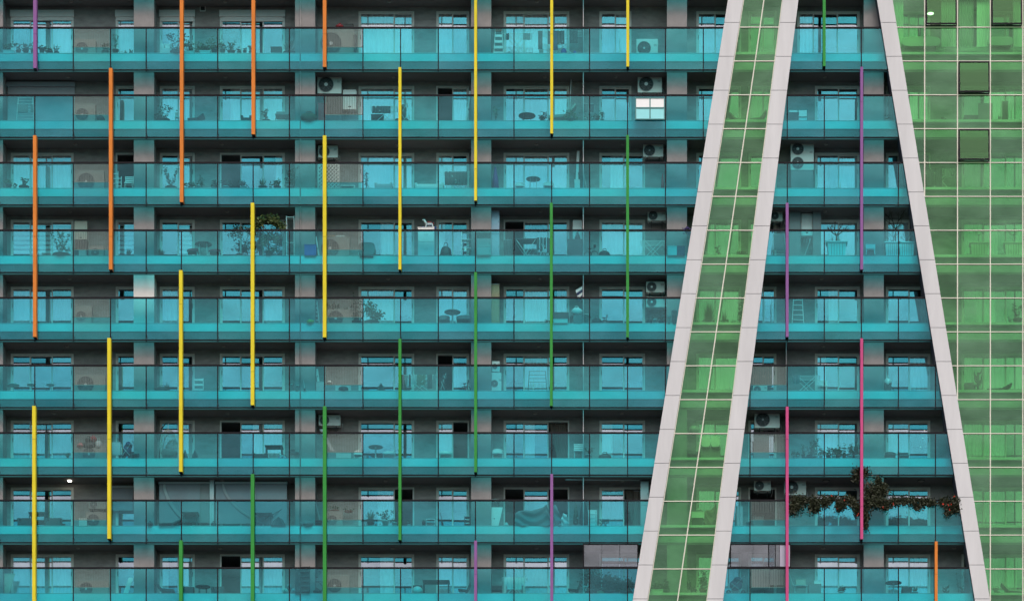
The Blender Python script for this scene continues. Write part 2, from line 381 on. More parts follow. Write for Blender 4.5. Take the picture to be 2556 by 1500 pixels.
m = MB(); m.box(wx(a[0]+2, DW), wx(a[1]-2, DW), DW-.045, DW-.041, wz(118/3.9375-2, DW), wz(65/3.9375+2, DW)); obj('vent_grille', m, M_DARK, v)
# partitions between flats
for r in range(NR):
    for xp, ins in ((1455, M_LGREY), (1962, M_GREY)):
        if xp == 1962 and r < 4: continue
        m = MB(); m.box(wx(xp, .4), wx(xp, .4)+.03, DS+.01, DW-.005, zfloor(r)+.005, zceil(r)-.02)
        bpart('balcony_divider', m, ins)
# storeys above the frame
for k in range(2, 5):
    m = MB(); zb_ = wz(RY(-k)+109.5, DS)+.33; m.box(X0, X1, DS, 6.0, zb_, zb_+.7); bpart('floor_slab', m, M_SLAB)
m = MB(); m.box(X0, X1, DW, 6.0, wz(RY(-1)+64, DS)+.34, wz(RY(-4)+109.5, DS)+.3); bpart('upper_storeys', m, M_WALL)
# lower storeys of the tower
m = MB(); m.box(X0, X1, .5, 6.0, 0.05, wz(RY(NR)+112)-.05); bpart('lower_storeys', m, M_WALL)

# ------------------------------------------------------------------ balustrades
def railing(r, posts, xl, xr, label, screens):
    zz = .33 if r == -1 else 0
    zr, zb = wz(RY(r))+zz, wz(RY(r)+105)+zz
    x_l, x_r = xl(RY(r)+50) if callable(xl) else xl, xr(RY(r)+50) if callable(xr) else xr
    T = thing('glass_balustrade', label, 'balustrade', (wx(x_l), 0, zb), 'glass balustrades of the balconies')
    L = T.location
    def P(n, mb, m, par=T): return obj(n, mb, m, par) if par is not T else _at(obj(n, mb, m, T), L)
    top = lambda f, y: wx(f(y)) if callable(f) else wx(f)
    m = MB(); zt_ = zr+.034
    a, b = top(xl, RY(r)), top(xr, RY(r))
    m.box(a, b, -.035, .03, zr-.034, zt_); P('handrail', m, M_DARKF)
    a, b = top(xl, RY(r)+105), top(xr, RY(r)+105)
    m = MB(); m.box(a, b, -.03, .028, zb-.02, zb+.02); P('bottom_rail', m, M_DARKF)
    m = MB(); a, b = top(xl, RY(r)+63), top(xr, RY(r)+63)
    m.box(a, b, .012, .03, wz(RY(r)+63.6)+zz, wz(RY(r)+62.8)+zz); P('middle_trim', m, mat('teal_grey_trim', (.10, .16, .17), .5))
    ps = [p for p in posts if x_l-3 < p < x_r-5]
    for p in ps:
        m = MB(); m.box(wx(p)-.022, wx(p)+.022, -.028, .004, zb+.02, zr-.034)
        m.disc(wx(p), -.036, -.0285, wz(RY(r)+48)+zz, .032, 10); m.disc(wx(p), -.036, .02, zb-.03, .03, 10)
        m.box(wx(p)-.012, wx(p)+.012, .004, DS-.03, wz(RY(r)+92)+zz-.02, wz(RY(r)+92)+zz+.02); P('post', m, M_DARKF)
    xs = ([x_l] if not ps or ps[0] > x_l+1 else []) + ps + [x_r]
    for i, (p, q) in enumerate(zip(xs, xs[1:])):
        fl = callable(xl) and i == 0; frr = callable(xr) and i == len(xs)-2
        yt, yb = RY(r)+1, RY(r)+104
        if any(abs(p-sc[0]) < 8 for sc in screens) and not frr:
            yt = RY(r)+48.6
            sc = MB(); za, zb2 = wz(yt)+zz, zr-.03; xa, xb = wx(p)+.03, wx(q)-.03
            fr = MB(); fr.box(xa, xb, -.02, .0, za-.012, za+.012); fr.box(xa, xa+.02, -.02, 0, za+.012, zb2-.02); fr.box(xb-.02, xb, -.02, 0, za+.012, zb2-.02)
            fo = P('screen_frame', fr, mat('teal_metal', (.05, .22, .22), .4))
            n = int((xb-xa)/.068)
            for k in range(n): x = xa+.02+(xb-xa-.04)*(k+.5)/n; sc.box(x-.010, x+.010, -.014, -.006, za+.012, zb2)
            sl_ = obj('screen_slats', sc, M_SLAT, T); _at(sl_, L)
            gp = MB(); gp.box(xa+.02, xb-.02, -.004, -.001, za+.012, zb2); P('screen_glass', gp, M_SCREEN)
            yt += 1
        L_, R__ = [], []
        pa = lambda y: (wx(xl(y))+.02 if fl else wx(p)+.016)
        pb = lambda y: (wx(xr(y))-.02 if frr else wx(q)-.016)
        zt2, zb3 = (zr-.035 if yt < RY(r)+5 else wz(yt)+zz), zb+.021
        m = MB(); m.prism([(pa(yb), zb3), (pb(yb), zb3), (pb(yt), zt2), (pa(yt), zt2)], -.012, .0); P('glass_panel', m, GLS[(i*7+r*5+(1 if x_l > 500 else 0)*3) % 4])
    return T
def _at(o, L): o.location = (-L[0], -L[1], -L[2]); return o
for r in range(-1, NR):
    w = ROWW[r] if r >= 0 else 'storey above the top'
    scr = [(183,), (810,)]
    railing(r, POSTS, -140, (lambda y: LL0(y)+3), f'teal glass balustrade, {w} balcony row, left of the green glazed band', scr)
    railing(r, POSTS_R, (lambda y: LB1(y)-3), (lambda y: RL0(y)+3), f'teal glass balustrade, {w} balcony row, between the two white leaning legs', [(1872,)] if r > 4 else [])

# ------------------------------------------------------------------ coloured fins
FINS = [('purple',87,None,178),('orange',276,170,680),('orange',453,None,512),('orange',632,None,343),('orange',810,None,175),('orange',86.5,338,848),
 ('yellow',1187,None,508),('yellow',1377,None,341),('yellow',1567,None,174),('yellow',998,168,680),('green',2057.5,None,173),('purple',2151,167,680),
 ('yellow',810,338,849),('yellow',630,506,1018),('yellow',451,674,1184),('yellow',272,843,1351),('yellow',84.5,1012,1600),('green',1566.5,337,849),
 ('green',1376,506,1020),('green',1187,679,1185),('green',998,845,1354),('green',810,1013,1600),('green',630,1182,1700),('green',451,1347,1850),
 ('purple',1377,1182,1690),('purple',1187,1348,1850),('purple',1965,506,848),('pink',2151,844,1352),('pink',1965,1014,1600),('orange',2337,1350,1850)]
FLAB = ['purple fin rising out of the top left corner','orange fin beside the first row screens, starting on the second row','long orange fin over the window after the first pillar, cut by the top edge',
 'short orange fin ending on the second row, cut by the top edge','shortest orange fin, ending at the red and black things on the top row','orange fin at the far left, between the purple and yellow ones',
 'longest yellow fin from the top edge, over the third pillar','yellow fin from the top edge beside the clothes airers','shortest yellow fin, hanging from the top edge near the green band','yellow fin over the wide window right of the second pillar, starting on the second row',
 'green fin from the top edge between the white leaning legs','purple fin beside the rightmost pillar above the pink one','yellow fin in front of the white trellis','yellow fin crossing the leafy tree of the fourth row','yellow fin ending at the hanging egg chair',
 'yellow fin beside the laundry and screens, ending on the eighth row','yellow fin at the far left running out of the bottom edge','green fin starting on the third row, nearest the green band','green fin crossing the dark laundry of the fourth row','green fin over the third pillar above the purple one',
 'green fin over the wide window right of the second pillar, below the yellow one','green fin left of the rows of screens, running out of the bottom edge','green fin in front of the grey drop blinds, running out of the bottom edge','shortest green fin, standing at the bottom edge after the first pillar',
 'purple fin beside the sofa under a draped cloth','shortest purple fin, over the third pillar at the bottom edge','thin purple fin beside the tall ladder right of the green band','pink fin in the flowering vine','pink fin running out of the bottom edge through the two air conditioners','orange fin at the bottom edge beside the right leaning leg']
for (cn, x, yt, yb), lb in zip(FINS, FLAB):
    yt = -120 if yt is None else yt; d0, d1 = -.36, -.04
    w = 4.2; w = 3.5 if x > 900 else 4.3
    xx = (wx(x-w, d0), wx(x+w, d0)); zb = wz(yb-7, d0); z1 = wz(yt, d0)
    T = thing('facade_fin', lb, 'facade fin', (wx(x), -.2, zb), 'coloured vertical fins on the facade')
    m = MB(); zz = zb
    joints = [wz(RY(j)+15, d0) for j in range(-2, 12) if (j+int(x/90)) % 3 == 0]
    cuts = [z1]+[j for j in joints[::1] if zb+.3 < j < z1-.3]+[zb]; cuts = sorted(set(cuts))
    for a, b in zip(cuts, cuts[1:]): m.box(xx[0], xx[1], d0, d1, a+.006, b-.006)
    o = obj('fin_blade', m, FINC[cn], T); o.location = (-T.location[0], -T.location[1], -T.location[2])
    m = MB(); m.box(xx[0]+.008, xx[1]-.008, d0+.008, d1, zb-.004, z1-.004); m.box(wx(x)-.03, wx(x)+.03, d1, -.037, zb+.05, z1-.05)
    o = obj('fin_core', m, M_DARKF, T); o.location = (-T.location[0], -T.location[1], -T.location[2])

# ------------------------------------------------------------------ leaning white legs, green band, green wall
JY = [57+84.5*k for k in range(-2, 19)]
GY = [68.5+84.4*k for k in range(-2, 19)]
def leg(T, fl, fr, depth, off=(0, 0, 0)):
    m = MB(); d0 = -.16; k = MB()
    for a, b in zip(JY, JY[1:]):
        ya, yb = a+.6, b-.6
        m.prism([(wx(fl(yb), d0), wz(yb, d0)), (wx(fr(yb), d0), wz(yb, d0)), (wx(fr(ya), d0), wz(ya, d0)), (wx(fl(ya), d0), wz(ya, d0))], d0, -.10)
    a, b = JY[0], JY[-1]
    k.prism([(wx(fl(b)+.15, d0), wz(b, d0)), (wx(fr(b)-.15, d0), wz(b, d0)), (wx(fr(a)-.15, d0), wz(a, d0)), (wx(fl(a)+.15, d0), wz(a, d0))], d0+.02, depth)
    for nm, mb, ma in (('white_leg', m, M_CLAD), ('leg_core', k, M_JOINT_SHADE)):
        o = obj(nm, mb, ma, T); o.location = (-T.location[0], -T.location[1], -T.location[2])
GB = thing('leaning_glazed_band', 'sloping band of green glass between two white clad legs', 'glazed band', (wx(1800), -.1, 40))
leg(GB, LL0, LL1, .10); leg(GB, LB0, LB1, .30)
GW = thing('green_curtain_wall', 'green glass curtain wall with cream mullions right of the white leg', 'curtain wall', (wx(2400), -.1, 40))
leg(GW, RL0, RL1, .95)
def loc0(o, T): o.location = (-T.location[0], -T.location[1], -T.location[2]); return o
def band(T, lines, skip=(), holes=()):
    d0 = -.06
    for i, (fa, fb) in enumerate(zip(lines, lines[1:])):
        for a, b in zip(GY, GY[1:]):
            ym = (a+b)/2
            if (i, round(a)) in holes: continue
            pts = [(fa(b), b), (fb(b), b), (fb(a), a), (fa(a), a)]
            if fb(b)-fa(b) < 1 and fb(a)-fa(a) < 1: continue
            P = [(wx(max(x, -1e9), d0), wz(y, d0)) for x, y in pts]
            if fb(b) <= fa(b): P = [P[1], P[2], P[3]]
            m = MB(); m.prism(P, d0, d0+.012); loc0(obj('glass_pane', m, GRS[(i*5+int(a/80)*7+int(a*.13)) % 3], T), T)
    return
band(GB, [LL1, LM, LB0])
d0 = -.11; w = 1.15
for y in GY:
    m = MB(); m.box(wx(LL1(y)-2, d0), wx(LB0(y)+2, d0), d0, -.03, wz(y+w, d0), wz(y-w, d0))
    loc0(obj('horizontal_mullion', m, M_MULL, GB), GB)
for f in (LM, lambda y: LL1(y)+1.6, lambda y: LB0(y)-1.2):
    ya, yb = GY[0], GY[-1]; ww = 1.35 if f is LM else .9; m = MB()
    m.prism([(wx(f(yb)-ww, d0), wz(yb, d0)), (wx(f(yb)+ww, d0), wz(yb, d0)), (wx(f(ya)+ww, d0), wz(ya, d0)), (wx(f(ya)-ww, d0), wz(ya, d0))], d0-.012, -.028)
    loc0(obj('sloping_mullion', m, M_MULL, GB), GB)
VX = [2308, 2390, 2472, 2553, 2636, 2718]
cl = lambda v: (lambda y: max(v, RL1(y)))
HOLES = [(1, -16), (1, -100), (3, -16), (2, 153), (2, 322)]
HOL = set()
GYR = [round(y) for y in GY]
for i, y in HOLES:
    yy = min(GYR, key=lambda q: abs(q-y)); HOL.add((i, yy))
HOL.discard((1, min(GYR, key=lambda q: abs(q+100))))
band(GW, [RL1]+[cl(v) for v in VX], holes=HOL)
for y in GY:
    m = MB(); m.box(wx(RL1(y)-1, d0), wx(2760, d0), d0, -.03, wz(y+w-.1, d0), wz(y-w+.1, d0))
    loc0(obj('horizontal_mullion', m, M_MULL, GW), GW)
for v in VX:
    yb = min(GY[-1], (v-2228)/.1627); m = MB(); m.box(wx(v-1.35, d0), wx(v+1.35, d0), d0-.012, -.028, wz(yb, d0), wz(GY[0], d0))
    loc0(obj('vertical_mullion', m, M_MULL, GW), GW)
for i, ya in HOL:      # top hung sashes standing open
    xa, xb = VX[i-1]+2.5, VX[i]-2.5; yb = ya+84.4
    T = GW; ang = R_(8); H = (yb-ya-3)/S
    ztp = wz(ya+2, -.08); xA, xB = wx(xa, -.08), wx(xb, -.08)
    def tr(y, z): return (-.08-math.sin(ang)*(-z)-math.cos(ang)*(-y)*0+y*math.cos(ang), ztp+z*math.cos(ang)+y*math.sin(ang))
    def bx(mb, x0, x1, z0, z1, y0=-.05, y1=0.0):
        vs = []
        for z in (z0, z1):
            for x, y in ((x0, y0), (x1, y0), (x1, y1), (x0, y1)):
                q = (y*math.cos(ang)+z*math.sin(ang)-.08, ztp+z*math.cos(ang)-y*math.sin(ang)); vs.append((x, q[0], q[1]))
        mb.add(vs, [(0,3,2,1),(4,5,6,7),(0,1,5,4),(1,2,6,5),(2,3,7,6),(3,0,4,7)])
    m = MB(); t = .05
    bx(m, xA, xB, -t, 0); bx(m, xA, xB, -H, -H+t); bx(m, xA, xA+t, -H+t, -t); bx(m, xB-t, xB, -H+t, -t)
    so = loc0(obj('open_sash', m, M_DARKF, T), T)
    m = MB(); bx(m, xA+t, xB-t, -H+t, -t, -.03, -.02); obj('pane', m, M_SASH, so)
    m = MB(); zb_ = wz(yb-1.5, -.03)
    m.box(xA, xB, -.05, .0, zb_, zb_+.05); m.box(xA, xA+.035, -.05, 0, zb_, ztp); m.box(xB-.035, xB, -.05, 0, zb_, ztp)
    loc0(obj('window_surround', m, M_DARKF, T), T)
    m = MB()
    for x in (xA+.1, xB-.1): m.tube((x, -.03, zb_+.05), (x, -.08-math.sin(ang)*H, ztp-H*math.cos(ang)), .012)
    obj('stay_arms', m, M_METAL, so)

# ================================================================== things on the balconies
def part(T, name, mb, m, par=None): return obj(name, mb, m, par or T)
def k_pot(T, w, h, o, rn, pm=None, kind=None):
    ph = o.get('ph', min(h*.5, w*.9)); pw = o.get('pw', w*.8)/2; pm = o.get('m', M_TERRA)
    p = MB(); p.lathe(0, 0, [(pw*.68, 0), (pw*.95, ph*.86), (pw*1.04, ph*.86), (pw*1.04, ph), (pw*.86, ph), (pw*.84, ph*.92)], 12); part(T, 'pot', p, pm)
    lf(T, w, h-ph*.9, o, rn, ph*.9)
def lf(T, w, h, o, rn, z0, dep=None):
    k = o.get('k', 'bush'); lm = o.get('lm', M_LEAF); f = MB(); dep = dep or min(w, .5)
    if h < .03: return
    n = o.get('n', int(60+110*w*h/.25)); n = min(n, 1000); sz = o.get('sz', .085)
    if k == 'bush':
        f.foliage((0, 0, z0+h*.5), (w*.5, dep*.4, h*.5), n, sz, rn)
        s = MB()
        for i in range(4): s.tube((0, 0, z0-.02), (rn.uniform(-.3, .3)*w, rn.uniform(-.1, .1), z0+h*.6), .008, .004, 4)
        part(T, 'stem', s, M_BARK)
    elif k == 'spiky':
        for i in range(max(12, n//6)):
            a = rn.uniform(-1, 1); L = h*rn.uniform(.6, 1.05); t = Vector((math.sin(a*1.2)*w*.5, rn.uniform(-.3, .3)*dep, math.cos(a*1.0)*L))
            f.add([(-.012, 0, z0), (.012, 0, z0), tuple(t*.6+Vector((.012, 0, z0+.03*h))), tuple(t+Vector((0, 0, z0))), tuple(t*.6+Vector((-.012, 0, z0+.03*h)))], [(0, 1, 2, 3, 4)])
    elif k == 'tall':
        s = MB()
        for i in range(5):
            tx = rn.uniform(-.5, .5)*w; th = h*rn.uniform(.75, 1)
            s.tube((0, 0, z0-.02), (tx, rn.uniform(-.1, .1), z0+th), .008, .003, 4)
            for j in range(max(6, n//9)):
                u = rn.uniform(.25, 1); f.leaf((tx*u, 0, z0+th*u), sz*1.3, sz*.5, rn)
        part(T, 'stem', s, M_BARK)
    elif k == 'trail':
        for i in range(n):
            f.leaf((rn.uniform(-.5, .5)*w, rn.uniform(-.3, .1)*dep, z0+h*rn.random()**1.6), sz, sz*.6, rn)
    part(T, 'leaves', f, lm)
    if o.get('fl'):
        q = MB()
        for i in range(o['fl']): q.ell((rn.uniform(-.45, .45)*w, -dep*.3, z0+h*rn.uniform(.2, .9)), .03, .03, .025, 6, 4)
        part(T, 'flowers', q, M_FLOWER)
def k_box(T, w, h, o, rn):      # planter trough with plants
    ph = o.get('ph', .17); m = MB(); d = .13
    m.add([(-w/2*.93, -d*.9, 0), (w/2*.93, -d*.9, 0), (w/2*.93, d*.9, 0), (-w/2*.93, d*.9, 0), (-w/2, -d, ph), (w/2, -d, ph), (w/2, d, ph), (-w/2, d, ph)],
          [(0,3,2,1),(0,1,5,4),(1,2,6,5),(2,3,7,6),(3,0,4,7)])
    m.box(-w/2-.012, w/2+.012, -d-.012, -d+.01, ph-.03, ph+.004); m.box(-w/2-.012, w/2+.012, d-.01, d+.012, ph-.03, ph+.004)
    m.box(-w/2+.01, w/2-.01, -d+.012, d-.012, ph-.05, ph-.03)
    part(T, 'trough', m, o.get('m', M_WHITE)); lf(T, w, h-ph, o, rn, ph, .3)
def k_ac(T, w, h, o, rn):
    d = .16; m = MB(); cm = o.get('m', M_CREAM)
    m.prism([(-w/2, .03), (-w/2+.015, .02), (w/2-.015, .02), (w/2, .03), (w/2, h-.015), (w/2-.015, h), (-w/2+.015, h), (-w/2, h-.015)], -d, d)
    m.box(-w/2+.1, -w/2+.2, -d+.03, d-.03, 0, .02); m.box(w/2-.2, w/2-.1, -d+.03, d-.03, 0, .02)
    c0 = part(T, 'casing', m, cm)
    nf = o.get('fans', 1); side = o.get('side', -1)
    for k in range(nf):
        ch = h/nf; r = min(w*.30, ch*.40); cx = side*(w/2-r-.06*w); cz = ch*(k+.5)+.01*h
        q = MB(); q.disc(cx, -d-.004, -d-.001, cz, r, 24); f = part(T, 'fan', q, M_BLACK)
        b = MB()
        for i in range(5):
            a = i*2*math.pi/5; b.prism([(cx, cz), (cx+math.cos(a)*r*.85, cz+math.sin(a)*r*.85), (cx+math.cos(a+.7)*r*.85, cz+math.sin(a+.7)*r*.85)], -d-.008, -d-.005)
        part(T, 'fan_blades', b, M_DARK, f)
        g = MB()
        for i in range(1, 6): g.disc(cx, -d-.016, -d-.012, cz, r*i/5.2, 24, r*i/5.2-.006)
        for i in range(12):
            a = i*math.pi/6; g.tube((cx+math.cos(a)*r*.2, -d-.012, cz+math.sin(a)*r*.2), (cx+math.cos(a)*r, -d-.012, cz+math.sin(a)*r), .0035, seg=4)
        g.disc(cx, -d-.02, -d-.001, cz, r+.018, 24, r)
        part(T, 'fan_guard', g, M_GREY)
        hb = MB(); hb.disc(cx, -d-.024, -d-.016, cz, r*(.26 if o.get('hub') else .16), 14); part(T, 'hub', hb, M_WHITE if o.get('hub') else M_LGREY)
    v = MB(); vx = -side*(w/2-.12*w)
    for i in range(o.get('vents', 3)): v.box(vx-.06, vx+.06, -d-.004, -d-.001, h*.62+i*.03, h*.62+i*.03+.012)
    part(T, 'badge_and_vents', v, M_GREY)
    if o.get('wall'):
        b = MB()
        for x in (-w*.3, w*.3): b.box(x-.02, x+.02, -d, o['wall'], -.04, -.005); b.tube((x, -d+.04, -.04), (x, o['wall']-.02, -.28), .014, seg=4)
        b.box(-w*.42, w*.42, -.08, -.04, -.06, -.04)
        part(T, 'bracket', b, M_DARK)
        p = MB(); p.path([(w/2, .05, h*.35), (w/2+.07, .06, h*.3), (w/2+.08, .1, h*.05), (w/2+.03, o['wall']-.02, -.1)], .012); part(T, 'hose', p, M_LGREY)
def k_table(T, w, h, o, rn):
    m = MB(); tm = o.get('m', M_DARK); t = .03
    if o.get('round'):
        m.lathe(0, 0, [(w/2-.01, h-t), (w/2, h-t/2), (w/2-.01, h)], 24); part(T, 'table_top', m, tm)
        if o.get('ped'):
            l = MB(); l.lathe(0, 0, [(w*.24, 0), (w*.22, .02), (.03, .05), (.025, h-t), (.05, h-t-.001)], 12); part(T, 'pedestal', l, o.get('lm', M_WHITE))
        else:
            for i in range(4):
                a = math.pi/4+i*math.pi/2; l = MB(); l.tube((math.cos(a)*w*.34, math.sin(a)*w*.34, 0), (math.cos(a)*w*.3, math.sin(a)*w*.3, h-t), .014); part(T, 'leg', l, o.get('lm', tm))
    else:
        d = o.get('hd', .3); m.box(-w/2, w/2, -d, d, h-t, h); part(T, 'table_top', m, tm)
        if o.get('x'):
            for s in (-1, 1):
                l = MB()
                for y in (-d+.03, d-.03): l.tube((s*w*.42, y, h-t), (-s*w*.12, y, .01), .013)
                part(T, 'leg', l, o.get('lm', M_WHITE))
        else:
            for sx in (-1, 1):
                for sy in (-1, 1): l = MB(); l.box(sx*(w/2-.05)-.02, sx*(w/2-.05)+.02, sy*(d-.05)-.02, sy*(d-.05)+.02, 0, h-t); part(T, 'leg', l, o.get('lm', tm))
def k_chair(T, w, h, o, rn):
    m_ = o.get('m', M_WHITE); lm = o.get('lm', m_); sh = min(.44, h*.52); d = w*.45; f = o.get('face', 1)
    s = MB(); s.box(-w/2, w/2, -d, d, sh-.03, sh+.01); part(T, 'seat', s, m_)
    b = MB()
    if o.get('arm'):
        n = 10
        for i in range(n):
            a0 = math.pi*i/n; a1 = math.pi*(i+1)/n
            p = lambda a, z: (math.cos(a)*w/2*1.02, math.sin(a)*d, z)
            hh = lambda a: sh+(h-sh)*(.45+.55*math.sin(a)); q0, q1 = a0, a1
            b.add([p(q0, sh-.02), p(q1, sh-.02), p(q1, hh(q1)), p(q0, hh(q0)), (p(q0, 0)[0]*.94, p(q0, 0)[1]*.9, hh(q0)), (p(q1, 0)[0]*.94, p(q1, 0)[1]*.9, hh(q1)), (p(q1, 0)[0]*.94, p(q1, 0)[1]*.9, sh-.02), (p(q0, 0)[0]*.94, p(q0, 0)[1]*.9, sh-.02)],
                  [(0, 1, 2, 3), (3, 2, 5, 4), (4, 5, 6, 7)])
    else:
        b.box(-w/2, -w/2+.025, d-.03, d, sh+.01, h); b.box(w/2-.025, w/2, d-.03, d, sh+.01, h)
        for i in range(4): z = sh+.08+(h-sh-.12)*i/3.3; b.box(-w/2+.025, w/2-.025, d-.025, d-.008, z, z+.05)
    part(T, 'backrest', b, m_)
    for sx in (-1, 1):
        for sy in (-1, 1): l = MB(); l.tube((sx*(w/2-.02)*1.05, sy*d, 0), (sx*(w/2-.04), sy*d*.8, sh-.03), .014); part(T, 'leg', l, lm)
def k_fchair(T, w, h, o, rn):
    m_ = o.get('m', M_DARK); d = .2; sh = h*.5
    s = MB(); s.add([(-w*.5, -d, sh*.9), (w*.3, -d, sh*.75), (w*.3, d, sh*.75), (-w*.5, d, sh*.9), (-w*.5, -d, sh*.9+.025), (w*.3, -d, sh*.75+.025), (w*.3, d, sh*.75+.025), (-w*.5, d, sh*.9+.025)], [(0,3,2,1),(4,5,6,7),(0,1,5,4),(1,2,6,5),(2,3,7,6),(3,0,4,7)]); part(T, 'seat', s, m_)
    b = MB()
    for i in range(4):
        u = i/3.4; x = w*.22+u*w*.22; z = sh*.95+(h-sh*.95)*u; b.box(x, x+.02, -d, d, z, z+.07)
    part(T, 'backrest', b, m_)
    for y in (-d, d):
        l = MB(); l.path([(-w*.45, y, 0), (w*.25, y, sh*.85), (w*.48, y, h)], .013); l.tube((w*.45, y, 0), (-w*.45, y, sh*.88), .013); part(T, 'leg', l, m_)
def k_sofa(T, w, h, o, rn):
    m_ = o.get('m', M_DARK); m = MB(); r = h*.42
    m.box(-w/2+.02, w/2-.02, -.3, .32, 0, h*.45); part(T, 'seat', m, m_)
    b = MB(); b.box(-w/2+.02, w/2-.02, .2, .34, h*.45+.002, h); part(T, 'backrest', b, m_)
    for s in (-1, 1): a = MB(); a.box(s*(w/2-.05)-.05, s*(w/2-.05)+.05, -.3, .199, h*.45+.002, h*.72); part(T, 'armrest', a, m_)
def k_pouf(T, w, h, o, rn):
    m = MB(); m.prism([(w/2*math.copysign(abs(math.cos(a))**.45, math.cos(a)), h/2+h/2*math.copysign(abs(math.sin(a))**.6, math.sin(a))) for a in [2*math.pi*i/28 for i in range(28)]], -.35, .35); part(T, 'cushion', m, o.get('m', M_WHITE))
    b = MB(); b.box(-w*.4, w*.4, -.3, .3, -.06, -.0); part(T, 'base', b, M_DARK)
def k_airer(T, w, h, o, rn):
    m_ = o.get('m', M_WHITE); d = .27; f = MB(); hh = h
    for y in (-d, d):
        f.tube((-w*.30, y, 0), (w*.34, y, hh*.97), .013); f.tube((w*.30, y, 0), (-w*.34, y, hh*.97), .013)
    part(T, 'leg_frame', f, m_)
    r = MB()
    for i in range(6): y = -d+2*d*i/5; r.tube((-w*.5, y, hh*(.97)), (w*.5, y, hh*.97), .006 if 0 < i < 5 else .011)
    for x in (-w*.5, w*.5): r.tube((x, -d, hh*.97), (x, d, hh*.97), .011)
    part(T, 'drying_rails', r, m_)
    cl = o.get('cl')
    if cl:
        for i, (a, b, L, cm) in enumerate(cl):
            q = MB(); q.curtain(w*(a-.5), w*(b-.5), -d-.02, hh*.97-h*L, hh*.985, .018, .14, rn); part(T, 'hung_cloth', q, cm)
            q2 = MB(); q2.curtain(w*(a-.5), w*(b-.5), -d+.09, hh*.97-h*L*.8, hh*.985, .018, .14, rn); part(T, 'hung_cloth', q2, cm)
def k_rack(T, w, h, o, rn):      # upright rack with bars
    m_ = o.get('m', M_WHITE); f = MB(); d = .18
    for s in (-1, 1):
        f.tube((s*w*.5, -d, 0), (s*w*.42, -d*.3, h), .012); f.tube((s*w*.5, d, 0), (s*w*.42, -d*.3, h), .012)
    part(T, 'frame', f, m_)
    b = MB()
    for i in range(o.get('nb', 7)): z = h*(.15+.83*i/(o.get('nb', 7)-1)); b.tube((-w*.45, -d*.8+.01*i, z), (w*.45, -d*.8+.01*i, z), .008)
    part(T, 'rails', b, m_)
    for (a, b_, z0, z1, cm) in o.get('cl', ()):
        q = MB(); q.box(w*(a-.5), w*(b_-.5), -d-.02, -d-.005, h*z0, h*z1); part(T, 'hung_cloth', q, cm)
def k_ladder(T, w, h, o, rn):
    m_ = o.get('m', M_WHITE); f = MB(); ln = o.get('lean', 0); tp = o.get('taper', .75)
    for s in (-1, 1): f.tube((s*w*.5, -.03, 0), (s*w*.5*tp+ln, .12, h), .017)
    part(T, 'stile', f, m_); n = o.get('n', 5)
    for i in range(n):
        u = (i+.6)/n*.97; b = MB(); ww = w*.5*(1-(1-tp)*u)
        b.box(-ww+ln*u, ww+ln*u, -.06+.15*u, .0+.15*u, h*u-.012, h*u+.012+(o.get('tread', 0))); part(T, 'rung', b, o.get('rm', m_) if i < n-1 else o.get('tm', m_))
def k_cab(T, w, h, o, rn):
    m_ = o.get('m', M_WHITE); d = o.get('hd', .22); m = MB(); m.box(-w/2, w/2, -d, d, 0, h); part(T, 'carcass', m, m_)
    nx, nz = o.get('doors', (2, 1))
    for i in range(nx):
        for j in range(nz):
            a = -w/2+w*i/nx+.012; b = -w/2+w*(i+1)/nx-.012; z0 = h*j/nz+.012; z1 = h*(j+1)/nz-.012
            q = MB(); q.box(a, b, -d-.018, -d-.001, z0, z1); dr = part(T, 'door', q, o.get('dm', m_))
            k = MB(); kx = b-.03 if i % 2 == 0 else a+.03; k.box(kx-.008, kx+.008, -d-.03, -d-.0185, (z0+z1)/2-.04, (z0+z1)/2+.04); part(T, 'handle', k, M_GREY, dr)
    t = MB(); t.box(-w/2-.012, w/2+.012, -d-.02, d, h+.001, h+.025); part(T, 'top', t, o.get('tm', m_))
def k_boiler(T, w, h, o, rn):
    m = MB(); m.prism([(-w/2, 0), (w/2, 0), (w/2, h-.03), (w/2-.03, h), (-w/2+.03, h), (-w/2, h-.03)], -.15, .15); part(T, 'casing', m, o.get('m', M_WHITE))
    p = MB(); p.box(-w*.1, w*.1, -.156, -.151, h*.1, h*.16); part(T, 'control_panel', p, M_DARK)
    q = MB()
    for x in (-w*.25, 0, w*.25): q.tube((x, 0, 0), (x, 0, -.22), .012)
    part(T, 'pipe', q, M_METAL)
    if o.get('flue'): f = MB(); f.lathe(0, 0, [(.05, h), (.05, h+.1), (.06, h+.12)], 10); part(T, 'flue', f, M_LGREY)
def k_carton(T, w, h, o, rn):
    m = MB(); d = o.get('hd', .16); m.box(-w/2, w/2, -d, d, 0, h*.94); part(T, 'body', m, o.get('m', M_BLUE))
    l = MB(); l.box(-w/2-.012, w/2+.012, -d-.012, d+.012, h*.94+.001, h); part(T, 'lid', l, o.get('lm', o.get('m', M_BLUE)))
def k_bin(T, w, h, o, rn):
    m = MB(); r = w/2; m.lathe(0, 0, [(r*.75, 0), (r*.96, h*.95), (r, h*.95), (r, h), (r*.9, h), (r*.7, .04)], 14); part(T, 'bucket', m, o.get('m', M_TURQ))
    q = MB(); q.path([(-r, 0, h*.96), (-r*.6, -r*.7, h*.7), (0, -r*1.02, h*.6), (r*.6, -r*.7, h*.7), (r, 0, h*.96)], .006); part(T, 'handle', q, M_GREY)
def k_ball(T, w, h, o, rn):
    m = MB(); m.ell((0, 0, h/2), w/2, w/2, h/2, 14, 10); part(T, 'shell', m, o.get('m', M_BLUE))
    b = MB(); b.lathe(0, 0, [(w*.3, .0), (w*.32, .02)], 10); part(T, 'base', b, M_DARK)
